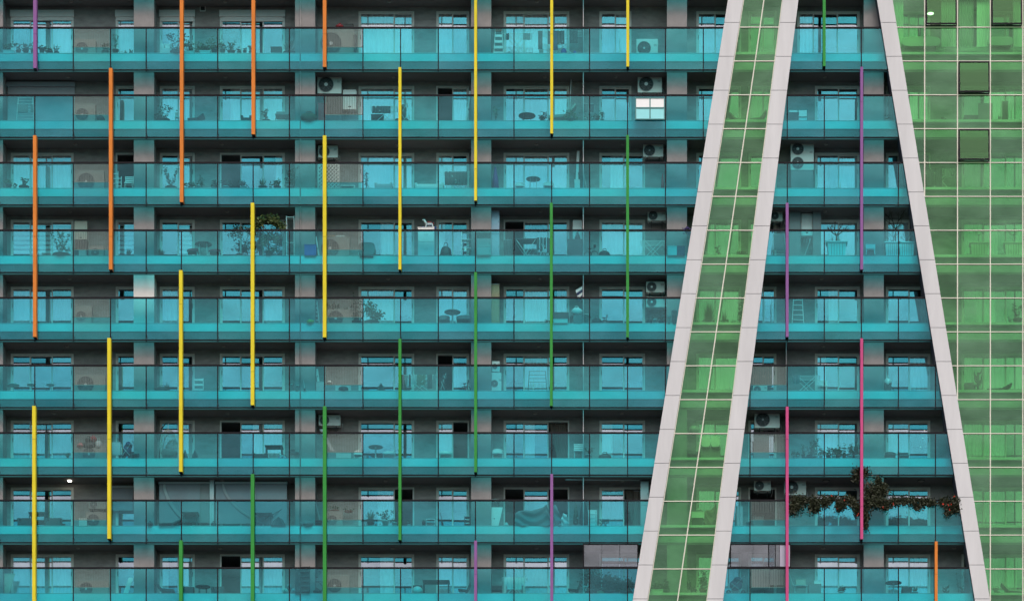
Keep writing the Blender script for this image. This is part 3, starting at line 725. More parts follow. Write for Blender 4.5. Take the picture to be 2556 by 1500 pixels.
def k_dome(T, w, h, o, rn):        # bag, sack, cushion
    m = MB(); m.ell((0, 0, h*.36), w/2, .2, h*.42, 14, 9, jit=.07, rnd=rn); part(T, 'body', m, o.get('m', M_DARK))
    q = MB(); q.path([(-w*.18, 0, h*.7), (-w*.12, 0, h*.96), (w*.12, 0, h*.96), (w*.18, 0, h*.7)], .012); part(T, 'handle', q, o.get('m', M_DARK))
def k_pole(T, w, h, o, rn):        # broom, mop, leaning poles
    m = MB(); s = o.get('dir', 1); m.tube((-s*w*.4, -.05, .06), (s*w*.4, .15, h), .013); part(T, 'handle', m, o.get('m', M_LGREY))
    b = MB(); bw = o.get('bw', .16)
    if o.get('mop'): b.ell((-s*w*.4, -.05, .07), bw, .1, .08, 10, 6, jit=.2, rnd=rn)
    else: b.box(-s*w*.4-bw/2, -s*w*.4+bw/2, -.08, -.02, 0, .1)
    part(T, 'head', b, o.get('hm', M_DARK))
def k_plank(T, w, h, o, rn):
    s = o.get('dir', -1); m = MB(); t = o.get('t', .09)
    m.prism([(-s*w*.5+(-t if s > 0 else 0), 0), (-s*w*.5+(0 if s > 0 else t), 0), (s*w*.5, h), (s*w*.5-s*t, h)] if s > 0 else [(w*.5-t, 0), (w*.5, 0), (-w*.5+t, h), (-w*.5, h)], -.03, .0)
    part(T, 'board', m, o.get('m', M_WHITE)); q = MB(); q.box(-.02, .02, -.045, -.031, h*.45, h*.5); part(T, 'strap', q, M_GREY)
def k_parasol(T, w, h, o, rn):
    p = MB(); p.tube((0, 0, 0), (0, 0, h), .02, seg=8); part(T, 'pole', p, M_GREY)
    c = MB(); pr = [(.03, h*.12), (w*.42, h*.18), (w*.36, h*.5), (w*.12, h*.93), (.02, h*.97)]; c.lathe(0, 0, pr, 9); part(T, 'folded_canopy', c, o.get('m', M_DARK))
    b = MB(); b.lathe(0, 0, [(w*.4, 0), (w*.38, .05)], 14); part(T, 'base', b, M_DARK)
    if o.get('dots'):
        q = MB()
        for i in range(18): z = h*rn.uniform(.2, .9); q.ell((rn.uniform(-.4, .4)*w*(1-z/h), -w*.42*(1.05-z/h), z), .02, .02, .02, 6, 4)
        part(T, 'baubles', q, M_WHITE)
def k_tree(T, w, h, o, rn):
    ph = o.get('ph', .3); pw = o.get('pw', .4)
    if ph:
        m = MB()
        if o.get('sq'):
            m.add([(-pw*.42, -.2, 0), (pw*.42, -.2, 0), (pw*.42, .2, 0), (-pw*.42, .2, 0), (-pw*.48, -.23, ph*.93), (pw*.48, -.23, ph*.93), (pw*.48, .23, ph*.93), (-pw*.48, .23, ph*.93)], [(0,3,2,1),(0,1,5,4),(1,2,6,5),(2,3,7,6),(3,0,4,7)])
            pt = part(T, 'planter', m, o.get('m', M_WHITE)); q = MB(); q.box(-pw*.54, pw*.54, -.27, .27, ph*.93+.001, ph)
            part(T, 'rim', q, o.get('m', M_WHITE), pt); q = MB()
            for i in range(1, 6): x = -pw*.42+pw*.84*i/6; q.box(x-.006, x+.006, -.228, -.218, .03, ph*.9)
            part(T, 'plank_grooves', q, M_GREY, pt)
        else: m.lathe(0, 0, [(pw*.35, 0), (pw*.48, ph*.9), (pw*.52, ph*.9), (pw*.52, ph), (pw*.4, ph)], 14); part(T, 'pot', m, o.get('m', M_TERRA))
    t = MB(); fk = ph+(h-ph)*o.get('fork', .35); tr = o.get('tr', .035); f = MB(); bx = o.get('tx', 0)*w
    t.tube((bx, 0, ph*.9), (bx*.7, 0, fk), tr, tr*.7, 8); ends = []
    def br(p, d, L, r, lv):
        q = p+d*L; t.tube(p, q, r, r*.65, 5)
        if lv == 0: ends.append(q); return
        for k in range(rn.choice((2, 3))):
            nd = (d+Vector((rn.uniform(-.8, .8), rn.uniform(-.4, .4), rn.uniform(-.25, .5)))).normalized(); br(q, nd, L*rn.uniform(.6, .85), r*.62, lv-1)
    for k in range(4):
        a = -1+2*k/3; br(Vector((bx*.7, 0, fk)), Vector((a*.8*w/(h-fk)*1.0, rn.uniform(-.3, .3), .8)).normalized(), (h-fk)*.36, tr*.6, 2 if not o.get('bare') else 3)
    part(T, 'trunk', t, M_BARK)
    if not o.get('bare'):
        for q in ends:
            for j in range(o.get('nl', 14)): f.leaf(q+Vector((rn.gauss(0, .09), rn.gauss(0, .07), rn.gauss(0, .08))), .12, .075, rn)
        part(T, 'crown', f, o.get('lm', M_LEAF))
def k_horse(T, w, h, o, rn):
    b = MB(); b.ell((.0, 0, h*.50), w*.24, .07, h*.13, 12, 8); b.tube((-w*.18, 0, h*.52), (-w*.30, 0, h*.82), .055, .04, 8); b.ell((-w*.35, 0, h*.86), w*.10, .04, h*.07, 10, 6)
    for sx in (-1, 1):
        for sy in (-.05, .05): b.tube((sx*w*.17, sy, h*.45), (sx*w*.25, sy, h*.12), .028, .02, 6)
    part(T, 'body', b, M_WHITE)
    s = MB(); s.box(-w*.12, w*.14, -.075, .075, h*.58, h*.66); s.tube((w*.2, 0, h*.52), (w*.27, 0, h*.62), .04, .02); part(T, 'saddle', s, M_RED)
    m = MB(); m.tube((-w*.16, 0, h*.66), (-w*.26, 0, h*.93), .022, .014); m.tube((-w*.30, 0, h*.9), (-w*.29, 0, h*.99), .014); part(T, 'mane', m, M_DARK)
    r = MB()
    for y in (-.07, .07): r.path([(w*.5*math.sin(a), y, h*.10+h*.25*(1-math.cos(a))) for a in [(-1.0+2.0*i/8) for i in range(9)]], .018)
    r.box(-w*.25, w*.25, -.085, .085, h*.08, h*.13); part(T, 'rockers', r, M_BLUE)
def k_egg(T, w, h, o, rn):
    st = MB(); st.path([(-w*.42, .2, .02), (-w*.42, .2, h*.55), (-w*.33, .16, h*.85), (-w*.12, .08, h*.98), (w*.02, 0, h*.97)], .025, 8); part(T, 'stand', st, M_DARK)
    sh = MB(); cx, cz, rx, rz = .02*w, h*.36, w*.42, h*.34
    for i in range(14):
        a = math.pi*i/14; pts = [(cx+rx*math.sin(t)*math.cos(a), rx*.75*math.sin(t)*math.sin(a), cz+rz*math.cos(t)*(1 if math.cos(t) < 0 else 1.35)) for t in [2*math.pi*j/16 for j in range(17)]]
        sh.path(pts, .009, 4)
    for t in (.5, .8, 1.1, 1.4, 1.7, 2.0, 2.3, 2.6):
        z = cz+rz*math.cos(t)*(1 if math.cos(t) < 0 else 1.35); rr = rx*math.sin(t)
        sh.path([(cx+rr*math.cos(a), rr*.75*math.sin(a), z) for a in [2*math.pi*j/14 for j in range(15)] ], .008, 4)
    part(T, 'basket', sh, mat('wicker_grey', (.35, .36, .33), .7))
    c = MB(); c.ell((cx, 0, cz-rz*.45), rx*.8, rx*.5, rz*.35, 12, 6); part(T, 'cushion', c, M_GREY)
    r = MB(); r.tube((cx, 0, cz+rz*1.35), (w*.02, 0, h*.97), .01); part(T, 'chain', r, M_METAL)
def k_bike(T, w, h, o, rn):
    r = h*.3
    for x in (-w/2+r, w/2-r):
        m = MB(); m.disc(x, -.015, .015, r, r, 18, r-.03); part(T, 'wheel', m, M_BLACK)
    f = MB(); a, b = Vector((-w/2+r, 0, r)), Vector((w/2-r, 0, r)); s = Vector((-w*.12, 0, h*.72)); hd = Vector((w*.24, 0, h*.86)); c_ = Vector((-w*.02, 0, r))
    for p, q in ((a, s), (a, c_), (c_, s), (s, hd), (c_, hd), (hd, b)): f.tube(p, q, .013)
    part(T, 'frame', f, o.get('m', M_RED)); q = MB(); q.tube(hd, hd+Vector((0, 0, h*.12)), .01); q.box(w*.16, w*.32, -.15, .15, h*.96, h*.98); part(T, 'handlebar', q, M_DARK)
    q = MB(); q.ell((s.x, 0, s.z+.03), .09, .05, .025, 8, 5); part(T, 'saddle', q, M_DARK)
def k_buggy(T, w, h, o, rn):
    m = MB()
    for a in (0,): m.ell((0, 0, h*.55), w*.34, .2, h*.3, 12, 8)
    part(T, 'seat', m, o.get('m', M_NAVY))
    c_ = MB(); c_.ell((w*.1, 0, h*.72), w*.28, .22, h*.28, 12, 6, z0=0); part(T, 'hood', c_, o.get('m', M_NAVY))
    f = MB()
    for y in (-.18, .18): f.tube((-w*.42, y, .1), (w*.45, y, h*.98), .013); f.tube((w*.38, y, .1), (-w*.25, y, h*.6), .013)
    f.tube((w*.45, -.18, h*.98), (w*.45, .18, h*.98), .015); part(T, 'frame', f, M_LGREY)
    for x in (-w*.4, w*.38):
        for y in (-.2, .2): q = MB(); q.disc(x, y-.015, y+.015, .1, .1, 14, .04); part(T, 'wheel', q, M_BLACK)
def k_shelf(T, w, h, o, rn):
    f = MB(); m_ = o.get('m', M_WHITE); d = .15
    for sx in (-1, 1):
        for sy in (-1, 1): f.box(sx*(w/2-.012)-.012, sx*(w/2-.012)+.012, sy*d-.01, sy*d+.01, 0, h)
    part(T, 'frame', f, m_)
    for i in range(o.get('n', 4)): q = MB(); z = h*(.06+.92*i/(o.get('n', 4)-1)); q.box(-w/2+.025, w/2-.025, -d+.012, d-.012, z-.012, z+.006); part(T, 'shelf_board', q, m_)
    if o.get('lamp'): q = MB(); q.ell((o['lamp']*w, -.05, h*.35), .05, .05, .06, 10, 6); part(T, 'lit_globe', q, M_SPARK)
def k_trellis(T, w, h, o, rn):
    f = MB(); t = .025
    for (a, b, c_, d_) in ((-w/2, w/2, 0, t), (-w/2, w/2, h-t, h), (-w/2, -w/2+t, t, h-t), (w/2-t, w/2, t, h-t)): f.box(a, b, -.02, .02, c_, d_)
    part(T, 'frame', f, M_WHITE); s = .155; q = MB(); k = -h
    while k < w:
        for sg in (1, -1):
            pts = []
            x0, x1 = max(0, k), min(w, k+h)
            if x1-x0 > .03:
                if sg == 1: A, Bp = (x0-w/2, x0-k), (x1-w/2, x1-k)
                else: A, Bp = (x0-w/2, h-(x0-k)), (x1-w/2, h-(x1-k))
                y = -.012*sg; q.tube((A[0], y, A[1]), (Bp[0], y, Bp[1]), .02, seg=4)
        k += s
    part(T, 'lattice', q, M_WHITE)
def k_drape(T, w, h, o, rn):       # cloth lying over furniture
    prof = o.get('prof', [(0, .55), (.1, .7), (.5, .72), (.8, .85), (.9, 1), (1, .45)]); m = MB(); n = 40; rows = 12; vs = []
    def ph(u):
        for (a, za), (b, zb) in zip(prof, prof[1:]):
            if a <= u <= b: return za+(zb-za)*(u-a)/(b-a)
        return prof[-1][1]
    for j in range(rows+1):
        v = j/rows
        for i in range(n+1):
            u = i/n; z = h*ph(u); sag = math.sin(u*math.pi)*.35
            vs.append((w*(u-.5), -.33+.45*max(0, (v-.75)*4)*1.0+.035*math.sin(v*16+sag*18+u*3)*(v < .78), min(z, z*min(1, v/.75))))
    m.add(vs, [(j*(n+1)+i, j*(n+1)+i+1, (j+1)*(n+1)+i+1, (j+1)*(n+1)+i) for j in range(rows) for i in range(n)], True); part(T, 'cloth', m, o.get('m', M_BLIND))
    b = MB(); b.box(-w*.42, w*.42, -.22, .25, 0, h*.5); part(T, 'sofa_beneath', b, M_DARK)
def k_blind(T, w, h, o, rn):       # drop blind hanging from the soffit
    m = MB(); m.box(-w/2, w/2, -.012, -.008, .04, h-.08); part(T, 'fabric', m, o.get('m', M_BLIND))
    c_ = MB(); c_.box(-w/2-.02, w/2+.02, -.06, .05, h-.08, h); part(T, 'cassette', c_, M_LGREY)
    b = MB(); b.box(-w/2, w/2, -.02, .0, .0, .038); part(T, 'bottom_bar', b, M_GREY)
    if o.get('swag'):
        q = MB(); vs = []; n = 20
        for i in range(n+1):
            u = i/n; x = -w*.42+w*.42*u*u*1.2+.02; z = (h-.1)*(1-u)+.06
            q_ = .10+.16*u; vs += [(x, -.05, z), (x+q_, -.075, z-.05)]
        q.add(vs, [(2*i, 2*i+2, 2*i+3, 2*i+1) for i in range(n)], True); part(T, 'swagged_cloth', q, mat('swag_cloth', (.34, .35, .37), .85))
def k_cloth(T, w, h, o, rn):       # clothes hung on a hanger, flags, curtains
    m = MB(); m.curtain(-w/2, w/2, 0, 0, h*.93, .03, o.get('wl', .13), rn); part(T, 'fabric', m, o.get('m', M_DARK))
    r = MB(); r.tube((-w*.5, 0, h*.94), (w*.5, 0, h*.94), .01); r.tube((0, 0, h*.94), (0, 0, h), .006); part(T, 'hanger', r, M_LGREY)
def k_flag(T, w, h, o, rn):
    p = MB(); p.tube((w*.48, 0, 0), (w*.42, 0, h), .01); part(T, 'pole', p, M_LGREY)
    for i, cm in enumerate((M_WHITE, M_NAVY, M_WHITE, M_NAVY)):
        f = MB(); a, b = i/4, (i+1)/4; P = lambda u, v: (w*(.42-.86*u*(1-v*.5)), -.02+.02*math.sin(u*7), h*(.95-.75*v-.25*u))
        f.add([P(0, a), P(1, a), P(1, b), P(0, b)], [(0, 1, 2, 3)]); part(T, 'stripe', f, cm)
def k_glazed(T, w, h, o, rn):      # glazed enclosure above the handrail
    n = o.get('n', 3); f = MB(); t = .05
    f.box(-w/2, w/2, -.03, .03, 0, t*1.2); f.box(-w/2, w/2, -.03, .03, h-t*.8, h)
    f.box(-w/2, -w/2+t, -.03, .03, t*1.2, h-t*.8); f.box(w/2-t*.6, w/2, -.03, .03, t*1.2, h-t*.8); part(T, 'frame', f, M_DARKF)
    for i in range(n):
        a, b = -w/2+t+(w-1.6*t)*i/n+.008, -w/2+t+(w-1.6*t)*(i+1)/n-.008
        g = MB(); g.box(a, b, -.006, .006, t*1.2, h-t*.8); part(T, 'glass_pane', g, o.get('m', M_CLEAR) if i != o.get('wh', -1) else o.get('wm', M_CLEAR))
def k_lamp(T, w, h, o, rn):
    m = MB(); m.lathe(0, 0, [(w*.35, .0), (w*.48, h*.4), (w*.5, h)], 14); part(T, 'diffuser', m, M_SPARK if o.get('lit') == 1 and w < .08 else M_LAMP if o.get('lit') else mat('lamp_glass', (.30, .27, .25), .4))
    if o.get('dark'): r = MB(); r.lathe(0, 0, [(w*.52, h*.5), (w*.62, h*.7), (w*.6, h+.001)], 14); part(T, 'ring', r, M_BLACK)
def k_pendant(T, w, h, o, rn):
    m = MB(); m.lathe(0, 0, [(w*.5, 0), (w*.44, h*.5), (w*.12, h)], 16); part(T, 'lamp_shade', m, mat('pendant_shade', (.6, .55, .3), .5))
    b = MB(); b.lathe(0, 0, [(w*.40, -.015), (w*.42, .012)], 14); part(T, 'bulb', b, M_LAMP)
    c_ = MB(); c_.tube((0, 0, h), (0, 0, h+.5), .006); part(T, 'cord', c_, M_BLACK)
def k_rocks(T, w, h, o, rn):       # tent-like / folded low thing
    m = MB(); m.prism([(-w/2, 0), (w/2, 0), (w*.32, h*.6), (0, h), (-w*.36, h*.55)], -.2, .2); part(T, 'cover', m, o.get('m', M_DARK))
    b = MB()
    for x in (-w*.42, w*.42): b.tube((x, -.21, 0), (x*.1, -.21, h), .01)
    part(T, 'frame', b, M_GREY)
def k_lounger(T, w, h, o, rn):
    d = .28; s = o.get('dir', 1); m_ = o.get('m', M_DARK)
    f = MB(); f.prism([(-w/2*s, .2*h)if s > 0 else (w/2, .2*h), (w*.15*s, .28*h)][::1]+[(w*.15*s, .42*h), (-w/2*s, .34*h)], -d, d); part(T, 'seat', f, m_)
    b = MB(); q = [(w*.15*s, .28*h), (w/2*s, h*.92), (w/2*s-.05*s, h), (w*.10*s, .42*h)]; b.prism(q if s > 0 else q[::-1], -d, d); part(T, 'backrest', b, m_)
    for x in (-w*.4*s, w*.1*s, w*.34*s): l = MB(); l.tube((x, -d+.03, 0), (x, -d+.03, .3*h), .014); l.tube((x, d-.03, 0), (x, d-.03, .3*h), .014); part(T, 'leg', l, o.get('lm', M_GREY))
def k_cactus(T, w, h, o, rn):
    m = MB(); m.tube((0, 0, 0), (0, 0, h*.8), .05, .04, 8)
    for i in range(7):
        z = h*rn.uniform(.2, .75); s = rn.choice((-1, 1)); m.tube((0, 0, z), (s*w*.35, 0, z+h*.12), .035, .03, 6); m.tube((s*w*.35, 0, z+h*.12), (s*w*.42, 0, z+h*.28), .03, .012, 6)
    part(T, 'stems', m, M_LEAFD); p = MB(); p.lathe(0, 0, [(w*.3, 0), (w*.36, .12)], 10); part(T, 'pot', p, M_DARK)
def k_rug(T, w, h, o, rn):
    for i, (x, z, r) in enumerate(((-.18, .12, .11), (.16, .12, .1), (-.02, .31, .1))):
        m = MB(); m.tube((x, -.25, z), (x, .2, z), r, seg=12); part(T, 'rolled_mat', m, M_LGREY if i else M_CREAM)
        q = MB(); q.disc(x, -.262, -.252, z, r*.45, 12, r*.3); part(T, 'spiral_end', q, M_DARK)
def k_wind(T, w, h, o, rn):        # framed panes; bright sky reflection painted into the upper panels
    f = MB(); t = .04
    f.box(-w/2, w/2, -.03, .03, 0, t); f.box(-w/2, w/2, -.03, .03, h-t, h); f.box(-w/2, -w/2+t, -.03, .03, t, h-t); f.box(w/2-t, w/2, -.03, .03, t, h-t)
    f.box(-.022, .022, -.03, .03, t, h-t); f.box(-w/2+t, -.022, -.028, .028, h*.50, h*.56); f.box(.022, w/2-t, -.028, .028, h*.50, h*.56); part(T, 'frame', f, mat('teal_metal', (.05, .22, .22), .4) if not o.get('wf') else M_WHITE)
    for a, b in ((-w/2+t, -.022), (.022, w/2-t)):
        for c_, d_ in ((t, h*.5), (h*.56, h-t)): g = MB(); g.box(a, b, -.01, .01, c_, d_); part(T, 'panel', g, mat('sky_reflection_white', (.95, .97, .97), .15, .02) if c_ > t else mat('pale_turquoise_panel', (.30, .80, .84), .15, .04))
KIND = {k[2:]: v for k, v in list(globals().items()) if k.startswith('k_')}
NAMES = {'pot': 'potted_plant', 'box': 'planter_box', 'ac': 'air_conditioner', 'chair': 'chair', 'fchair': 'folding_chair', 'sofa': 'sofa', 'pouf': 'lounge_cushion', 'airer': 'clothes_airer', 'rack': 'drying_rack', 'ladder': 'ladder',
 'cab': 'cabinet', 'boiler': 'boiler', 'carton': 'storage_box', 'bin': 'bucket', 'ball': 'ball', 'dome': 'bag', 'pole': 'broom', 'plank': 'leaning_board', 'parasol': 'parasol', 'tree': 'potted_tree', 'horse': 'rocking_horse', 'egg': 'hanging_chair', 'bike': 'bicycle',
 'buggy': 'pushchair', 'shelf': 'shelf_rack', 'trellis': 'trellis', 'drape': 'covered_sofa', 'blind': 'drop_blind', 'cloth': 'hanging_cloth', 'flag': 'flag', 'glazed': 'glazed_enclosure', 'lamp': 'ceiling_lamp', 'pendant': 'pendant_lamp', 'rocks': 'covered_stool',
 'lounger': 'lounger', 'cactus': 'cactus', 'rug': 'rolled_mats', 'wind': 'four_pane_frame', 'table': 'table'}
SEEN = set()
OFF = {'A': 0, 'B': 375, 'C': 750, 'D': 1125}; OFX = [0, 640, 1280, 1916]
def bay(x, y):
    if x > RL1(y): return 'behind the green wall'
    if x > RL0(y): return ''
    if LL1(y) < x < LB0(y): return 'behind the sloping green band'
    if x > 2160: return 'bay against the right leg'
    if x > LB1(y)-5: return 'bay between the white legs'
    for e, t in ((360, 'far left bay'), (762, 'bay after the first pillar'), (1200, 'bay after the second pillar'), (1690, 'bay after the third pillar')):
        if x < e: return t
    return 'bay beside the left leg'
def it(kind, reg, x0, y0, x1, y1, desc, cat, d=.7, up=False, group=None, row=None, name=None, **o):
    if .2 < d < 1.13: d += .17 if d < .9 else .12
    xm = OFX[int(reg[1])]+(x0+x1)/2/3.9375
    if .2 < d < 1.2 and any(pa_-2 < xm < pb_+2 for pa_, pb_ in ((334, 384.5), (736.5, 786.5), (1176, 1226), (1664.8, 1714.8), (2156, 2206))):
        d = .44; o['hd'] = .11        # stands in front of a pillar
    ox, oy = OFX[int(reg[1])], OFF[reg[0]]; s = 3.9375
    a, b, t, u = ox+x0/s, ox+x1/s, oy+y0/s, oy+y1/s
    r = row if row is not None else max(0, min(8, int((u-RY(0)+58)//168.3)))
    X = (wx(a, d)+wx(b, d))/2; w = wx(b, d)-wx(a, d)
    z0 = wz(u, d) if up else zfloor(r)+.004
    h = wz(t, d)-z0
    bt = bay((a+b)/2, (t+u)/2)
    label = f"{desc}, {ROWW[r]} row" + (f", {bt}" if bt and len(f"{desc}, {ROWW[r]} row, {bt}".split()) <= 16 else "")
    if label in SEEN: print('DUP', label)
    SEEN.add(label)
    T = thing(name or NAMES[kind], label, cat, (X, d, z0), group)
    rn = random.Random(int(x0*7+y0*13+ox+oy)); KIND[kind](T, w, h, o, rn)
    return T
M_TINT_WHITE = mat('white_in_glass_tint', (.55, .97, .97), .5, .05)  # white planters and chairs; teal glass tint and lift against shade in the colour

# ================================================================== the table of things: photo-measured boxes
GP = 'potted plants along the balconies'; GA = 'air conditioner units on the balconies'
TERR = dict(m=M_TERRA); DK = dict(m=M_DARK)
def pot(reg, x0, y0, x1, y1, desc, d=.47, **o): o.setdefault('ph', .26); return it('pot', reg, x0, y0, x1, y1, desc, 'potted plant', d, group=GP, **o)
def ac(reg, x0, y0, x1, y1, desc, d=1.0, **o):
    if 'wall' in o: o['wall'] = DW-d-.12
    xc = OFX[int(reg[1])]+(x0+x1)/2/3.94
    if 183 < xc < 280 or (800 < xc < 910 and not o.get('up')): o.setdefault('m', mat('screen_dimmed_casing', (.25, .25, .235), .6, .06))  # screen dimming mixed into the casing colour of units behind the slats
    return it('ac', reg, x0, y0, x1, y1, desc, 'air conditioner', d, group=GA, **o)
# ---- row 1 (top)
it('box','A0',15,440,145,530,'white trough of low plants beside the purple fin','planter',.45,ph=.17,k='bush')
pot('A0',150,430,212,530,'red terracotta pot with thin shoots',ph=.22,k='tall',n=40)
pot('A0',215,425,292,530,'dark round pot next to the red one',m=M_DARK,lm=M_LEAFD)
pot('A0',292,415,365,530,'dark pot half behind the purple fin',m=M_DARK,k='tall',n=50)
pot('A0',378,455,448,530,'squat grey bucket pot right of the purple fin',m=M_GREY,ph=.3,n=40)
pot('A0',450,450,530,530,'low dark bushy pot under the curtained window',m=M_DARK,ph=.15)
pot('A0',522,448,590,530,'small leafy pot at the window edge',m=M_DARK,ph=.14,k='tall',n=60)
ac('A0',735,405,945,520,'low air conditioner behind the slatted screen')
pot('A0',990,425,1082,530,'dark bushy pot behind the screen corner',m=M_GREY,lm=M_LEAFD,d=.4,ph=.16)
pot('A0',1095,320,1175,530,'tall thin plant in a terracotta pot',ph=.24,k='tall',n=70,lm=M_LEAFP)
pot('A0',1215,490,1255,530,'tiny sprouting pot',m=M_DARK,ph=.06,k='spiky')
pot('A0',1262,470,1315,530,'dark agave pot left of the pillar',m=M_DARK,ph=.12,k='spiky')
it('sofa','A0',1598,415,1700,530,'pale garden chair behind the big bush','garden chair',.9,m=M_WHITE,name='garden_chair')
pot('A0',1655,345,1830,530,'big dark rounded bush crossed by the orange fin',m=M_DARK,lm=M_LEAFD,ph=.12,n=320,d=.4)
it('box','A0',1800,430,1915,530,'white trough right of the orange fin','planter',.45,ph=.13)
pot('A0',1900,375,2150,510,'wide airy pale bush above the troughs',m=M_DARK,lm=M_LEAFP,ph=.1,pw=.2,n=300,d=.6)
it('box','A0',1965,470,2070,530,'white trough left of the post','planter',.45,ph=.15)
pot('A0',2075,440,2140,530,'grey pot left of the post',m=M_GREY)
pot('A0',2155,420,2222,530,'grey pot right of the post',m=M_GREY)
pot('A0',2225,405,2320,530,'broad leaved plant in a dark pot',m=M_DARK,k='tall',ph=.2)
pot('A0',2322,470,2378,530,'small dark pot, left of a pair',m=M_DARK,ph=.16,n=40)
pot('A0',2382,475,2430,530,'small dark pot, right of a pair',m=M_DARK,ph=.2,n=30)
pot('A0',2440,445,2490,530,'dark pot at the orange fin',m=M_DARK,ph=.18)
it('carton','A1',145,478,250,528,'dark storage crate beside the palm','storage crate',.6,m=M_DARK)
pot('A1',245,365,415,528,'feathery palm left of the pillar',m=M_DARK,k='spiky',ph=.12,n=260,lm=M_LEAFD,d=.5)
ac('A1',610,300,960,480,'large air conditioner cabinet carrying red and black things',vents=5,side=-1)
it('dome','A1',780,232,862,290,'red cap lying on the large air conditioner','red cap',1.0,up=True,m=M_RED,name='red_cap')
it('carton','A1',862,255,950,290,'black box lying on the large air conditioner','black box',1.0,up=True,m=M_BLACK)
it('carton','A1',960,360,985,520,'narrow dark post-like bin beside the screen','bin',.8,m=M_DARK,name='narrow_bin')
it('ladder','A1',2330,268,2430,525,'white stepladder with a red top','stepladder',.7,n=5,taper=.6,tm=M_TERRA,tread=.08,name='stepladder')
it('airer','A2',-90,355,185,520,'folding airer with white crossed legs, left one','clothes airer',.6,cl=[(.7,.96,.3,M_GREY),(.1,.2,.3,M_DARK)])
it('airer','A2',250,330,680,522,'wide airer loaded with dark clothes','clothes airer',.65,cl=[(0,.1,.75,M_DARK),(.22,.6,.55,M_DARK),(.3,.45,.8,M_NAVY),(.72,.9,.5,M_DARK)])
it('ball','A2',470,480,530,522,'large blue ball under the airer','ball',.5)
it('ball','A2',592,502,628,522,'small blue ball','ball',.5)
ac('A2',1215,402,1425,505,'pale air conditioner standing on the floor left of the pillar',d=.9)
# ---- row 2
it('rack','A0',168,965,338,1188,'white drying rack with dark stripes before the shutter','drying rack',.6,nb=8,cl=[(.08,.68,.38,.68,M_GREY),(.82,.98,.38,.68,M_GREY)])
ac('A0',740,1035,942,1165,'air conditioner with ribbed top behind the screen')
it('dome','A0',950,1110,1030,1188,'small dark sack by the air conditioner','sack',.6,m=M_DARK)
pot('A0',1530,1060,1690,1190,'sprawling dark plant with hose loops',m=M_DARK,lm=M_LEAFD,ph=.12,n=240)
it('chair','A0',1718,1100,1760,1190,'thin white stool by the orange fin','stool',.5,name='stool')
it('lounger','A0',1850,1140,2010,1190,'low dark sunlounger','lounger',.5,m=M_DARK,lm=M_DARK)
it('table','A0',2375,1140,2520,1190,'low dark bench right of the window corner','bench',.6,m=M_DARK,hd=.2) if False else it('sofa','A0',2372,1140,2480,1190,'low dark bench by the orange fin','bench',.6,m=M_DARK,name='bench')
pot('A1',50,1075,145,1188,'leafy dark plant by the window',m=M_DARK,lm=M_LEAFD,ph=.12,k='tall',n=160)
it('chair','A1',190,1075,330,1188,'grey metal armchair','armchair',.6,m=M_GREY,lm=M_DARK,name='armchair')
it('dome','A1',430,1095,600,1188,'dark red cloth heap','cloth heap',.6,m=M_TERRA,name='cloth_heap')
it('carton','A1',612,1030,745,1188,'red covered box behind the screen edge','red box',.9,m=M_RED)
it('cab','A1',690,950,850,1130,'dark slatted cupboard below the air conditioner','cupboard',.9,m=M_BLACK,doors=(2,1))
ac('A1',603,760,838,940,'big wall air conditioner with octagonal grille under the soffit',up=True,hub=1,wall=.27,m=M_CREAM,side=-1)
it('boiler','A1',855,898,985,1090,'white boiler right of the big air conditioner','boiler',1.1,up=True)
it('airer','A1',1130,1070,1385,1188,'airer holding a dark cloth over the wide window','clothes airer',.6,cl=[(.05,.75,.45,M_DARK)])
it('carton','A1',1130,1140,1250,1188,'dark chest beneath the airer','chest',.9,m=M_DARK)
it('buggy','A1',1375,1030,1490,1188,'dark pushchair behind the yellow fin','pushchair',.7,m=M_DARK)
it('plank','A1',2065,900,2108,1185,'white plank leaning in the open doorway','leaning board',.9,dir=1,t=.07)
pot('A1',2320,1045,2385,1190,'spindly grey plant beside the pillar',m=M_GREY,k='tall',lm=M_LEAFP,n=80,ph=.1)
it('table','A2',55,1138,225,1190,'low round dark table','round table',.5,round=1)
pot('A2',260,1105,330,1190,'dark bushy plant next to the round table',m=M_DARK,lm=M_LEAFD,ph=.1,n=140)
it('pole','A2',555,770,575,1190,'thin white upright pole reaching the soffit','pole',.6,bw=.1,name='standing_pole')
it('lounger','A2',350,1040,625,1190,'wicker lounge hammock with raised back','lounger',.6,m=mat('wicker_grey',(.35,.36,.33),.7))
pot('A2',500,1105,640,1190,'pale striped plants under the hammock',m=M_GREY,lm=M_LEAFP,ph=.1,n=200,d=.4)
it('cloth','A2',700,1020,735,1105,'left of two dark garments on the divider','hung garment',.8,up=True)
it('cloth','A2',752,1020,795,1105,'right of two dark garments on the divider','hung garment',.8,up=True)
pot('A2',693,1150,732,1190,'small white empty looking pot',m=M_WHITE,ph=.2,n=10)
pot('A2',768,1140,800,1190,'small white pot right of the post',m=M_WHITE,ph=.2,n=12)
pot('A2',803,1130,850,1190,'small terracotta pot',ph=.18,n=40)
pot('A2',855,1090,905,1190,'pale round pot with a spray of flowers',m=M_LGREY,ph=.16,k='tall',n=40)
ac('A2',1228,760,1465,930,'big wall air conditioner left of the fourth pillar',up=True,hub=1,wall=.27,side=-1)
it('wind','A2',1203,962,1495,1180,'frame with painted sky reflection under the air conditioner','panel frame',-.075,up=True)
it('wind','A3',203,1075,395,1180,'teal framed panel with a dark box before it','panel frame',.8)
it('carton','A3',203,1122,305,1182,'dark box before the teal framed panel','box',.5,m=M_DARK)
pot('A3',1158,1105,1200,1182,'tiny plant by the right post',m=M_DARK,k='tall',n=24,ph=.06)
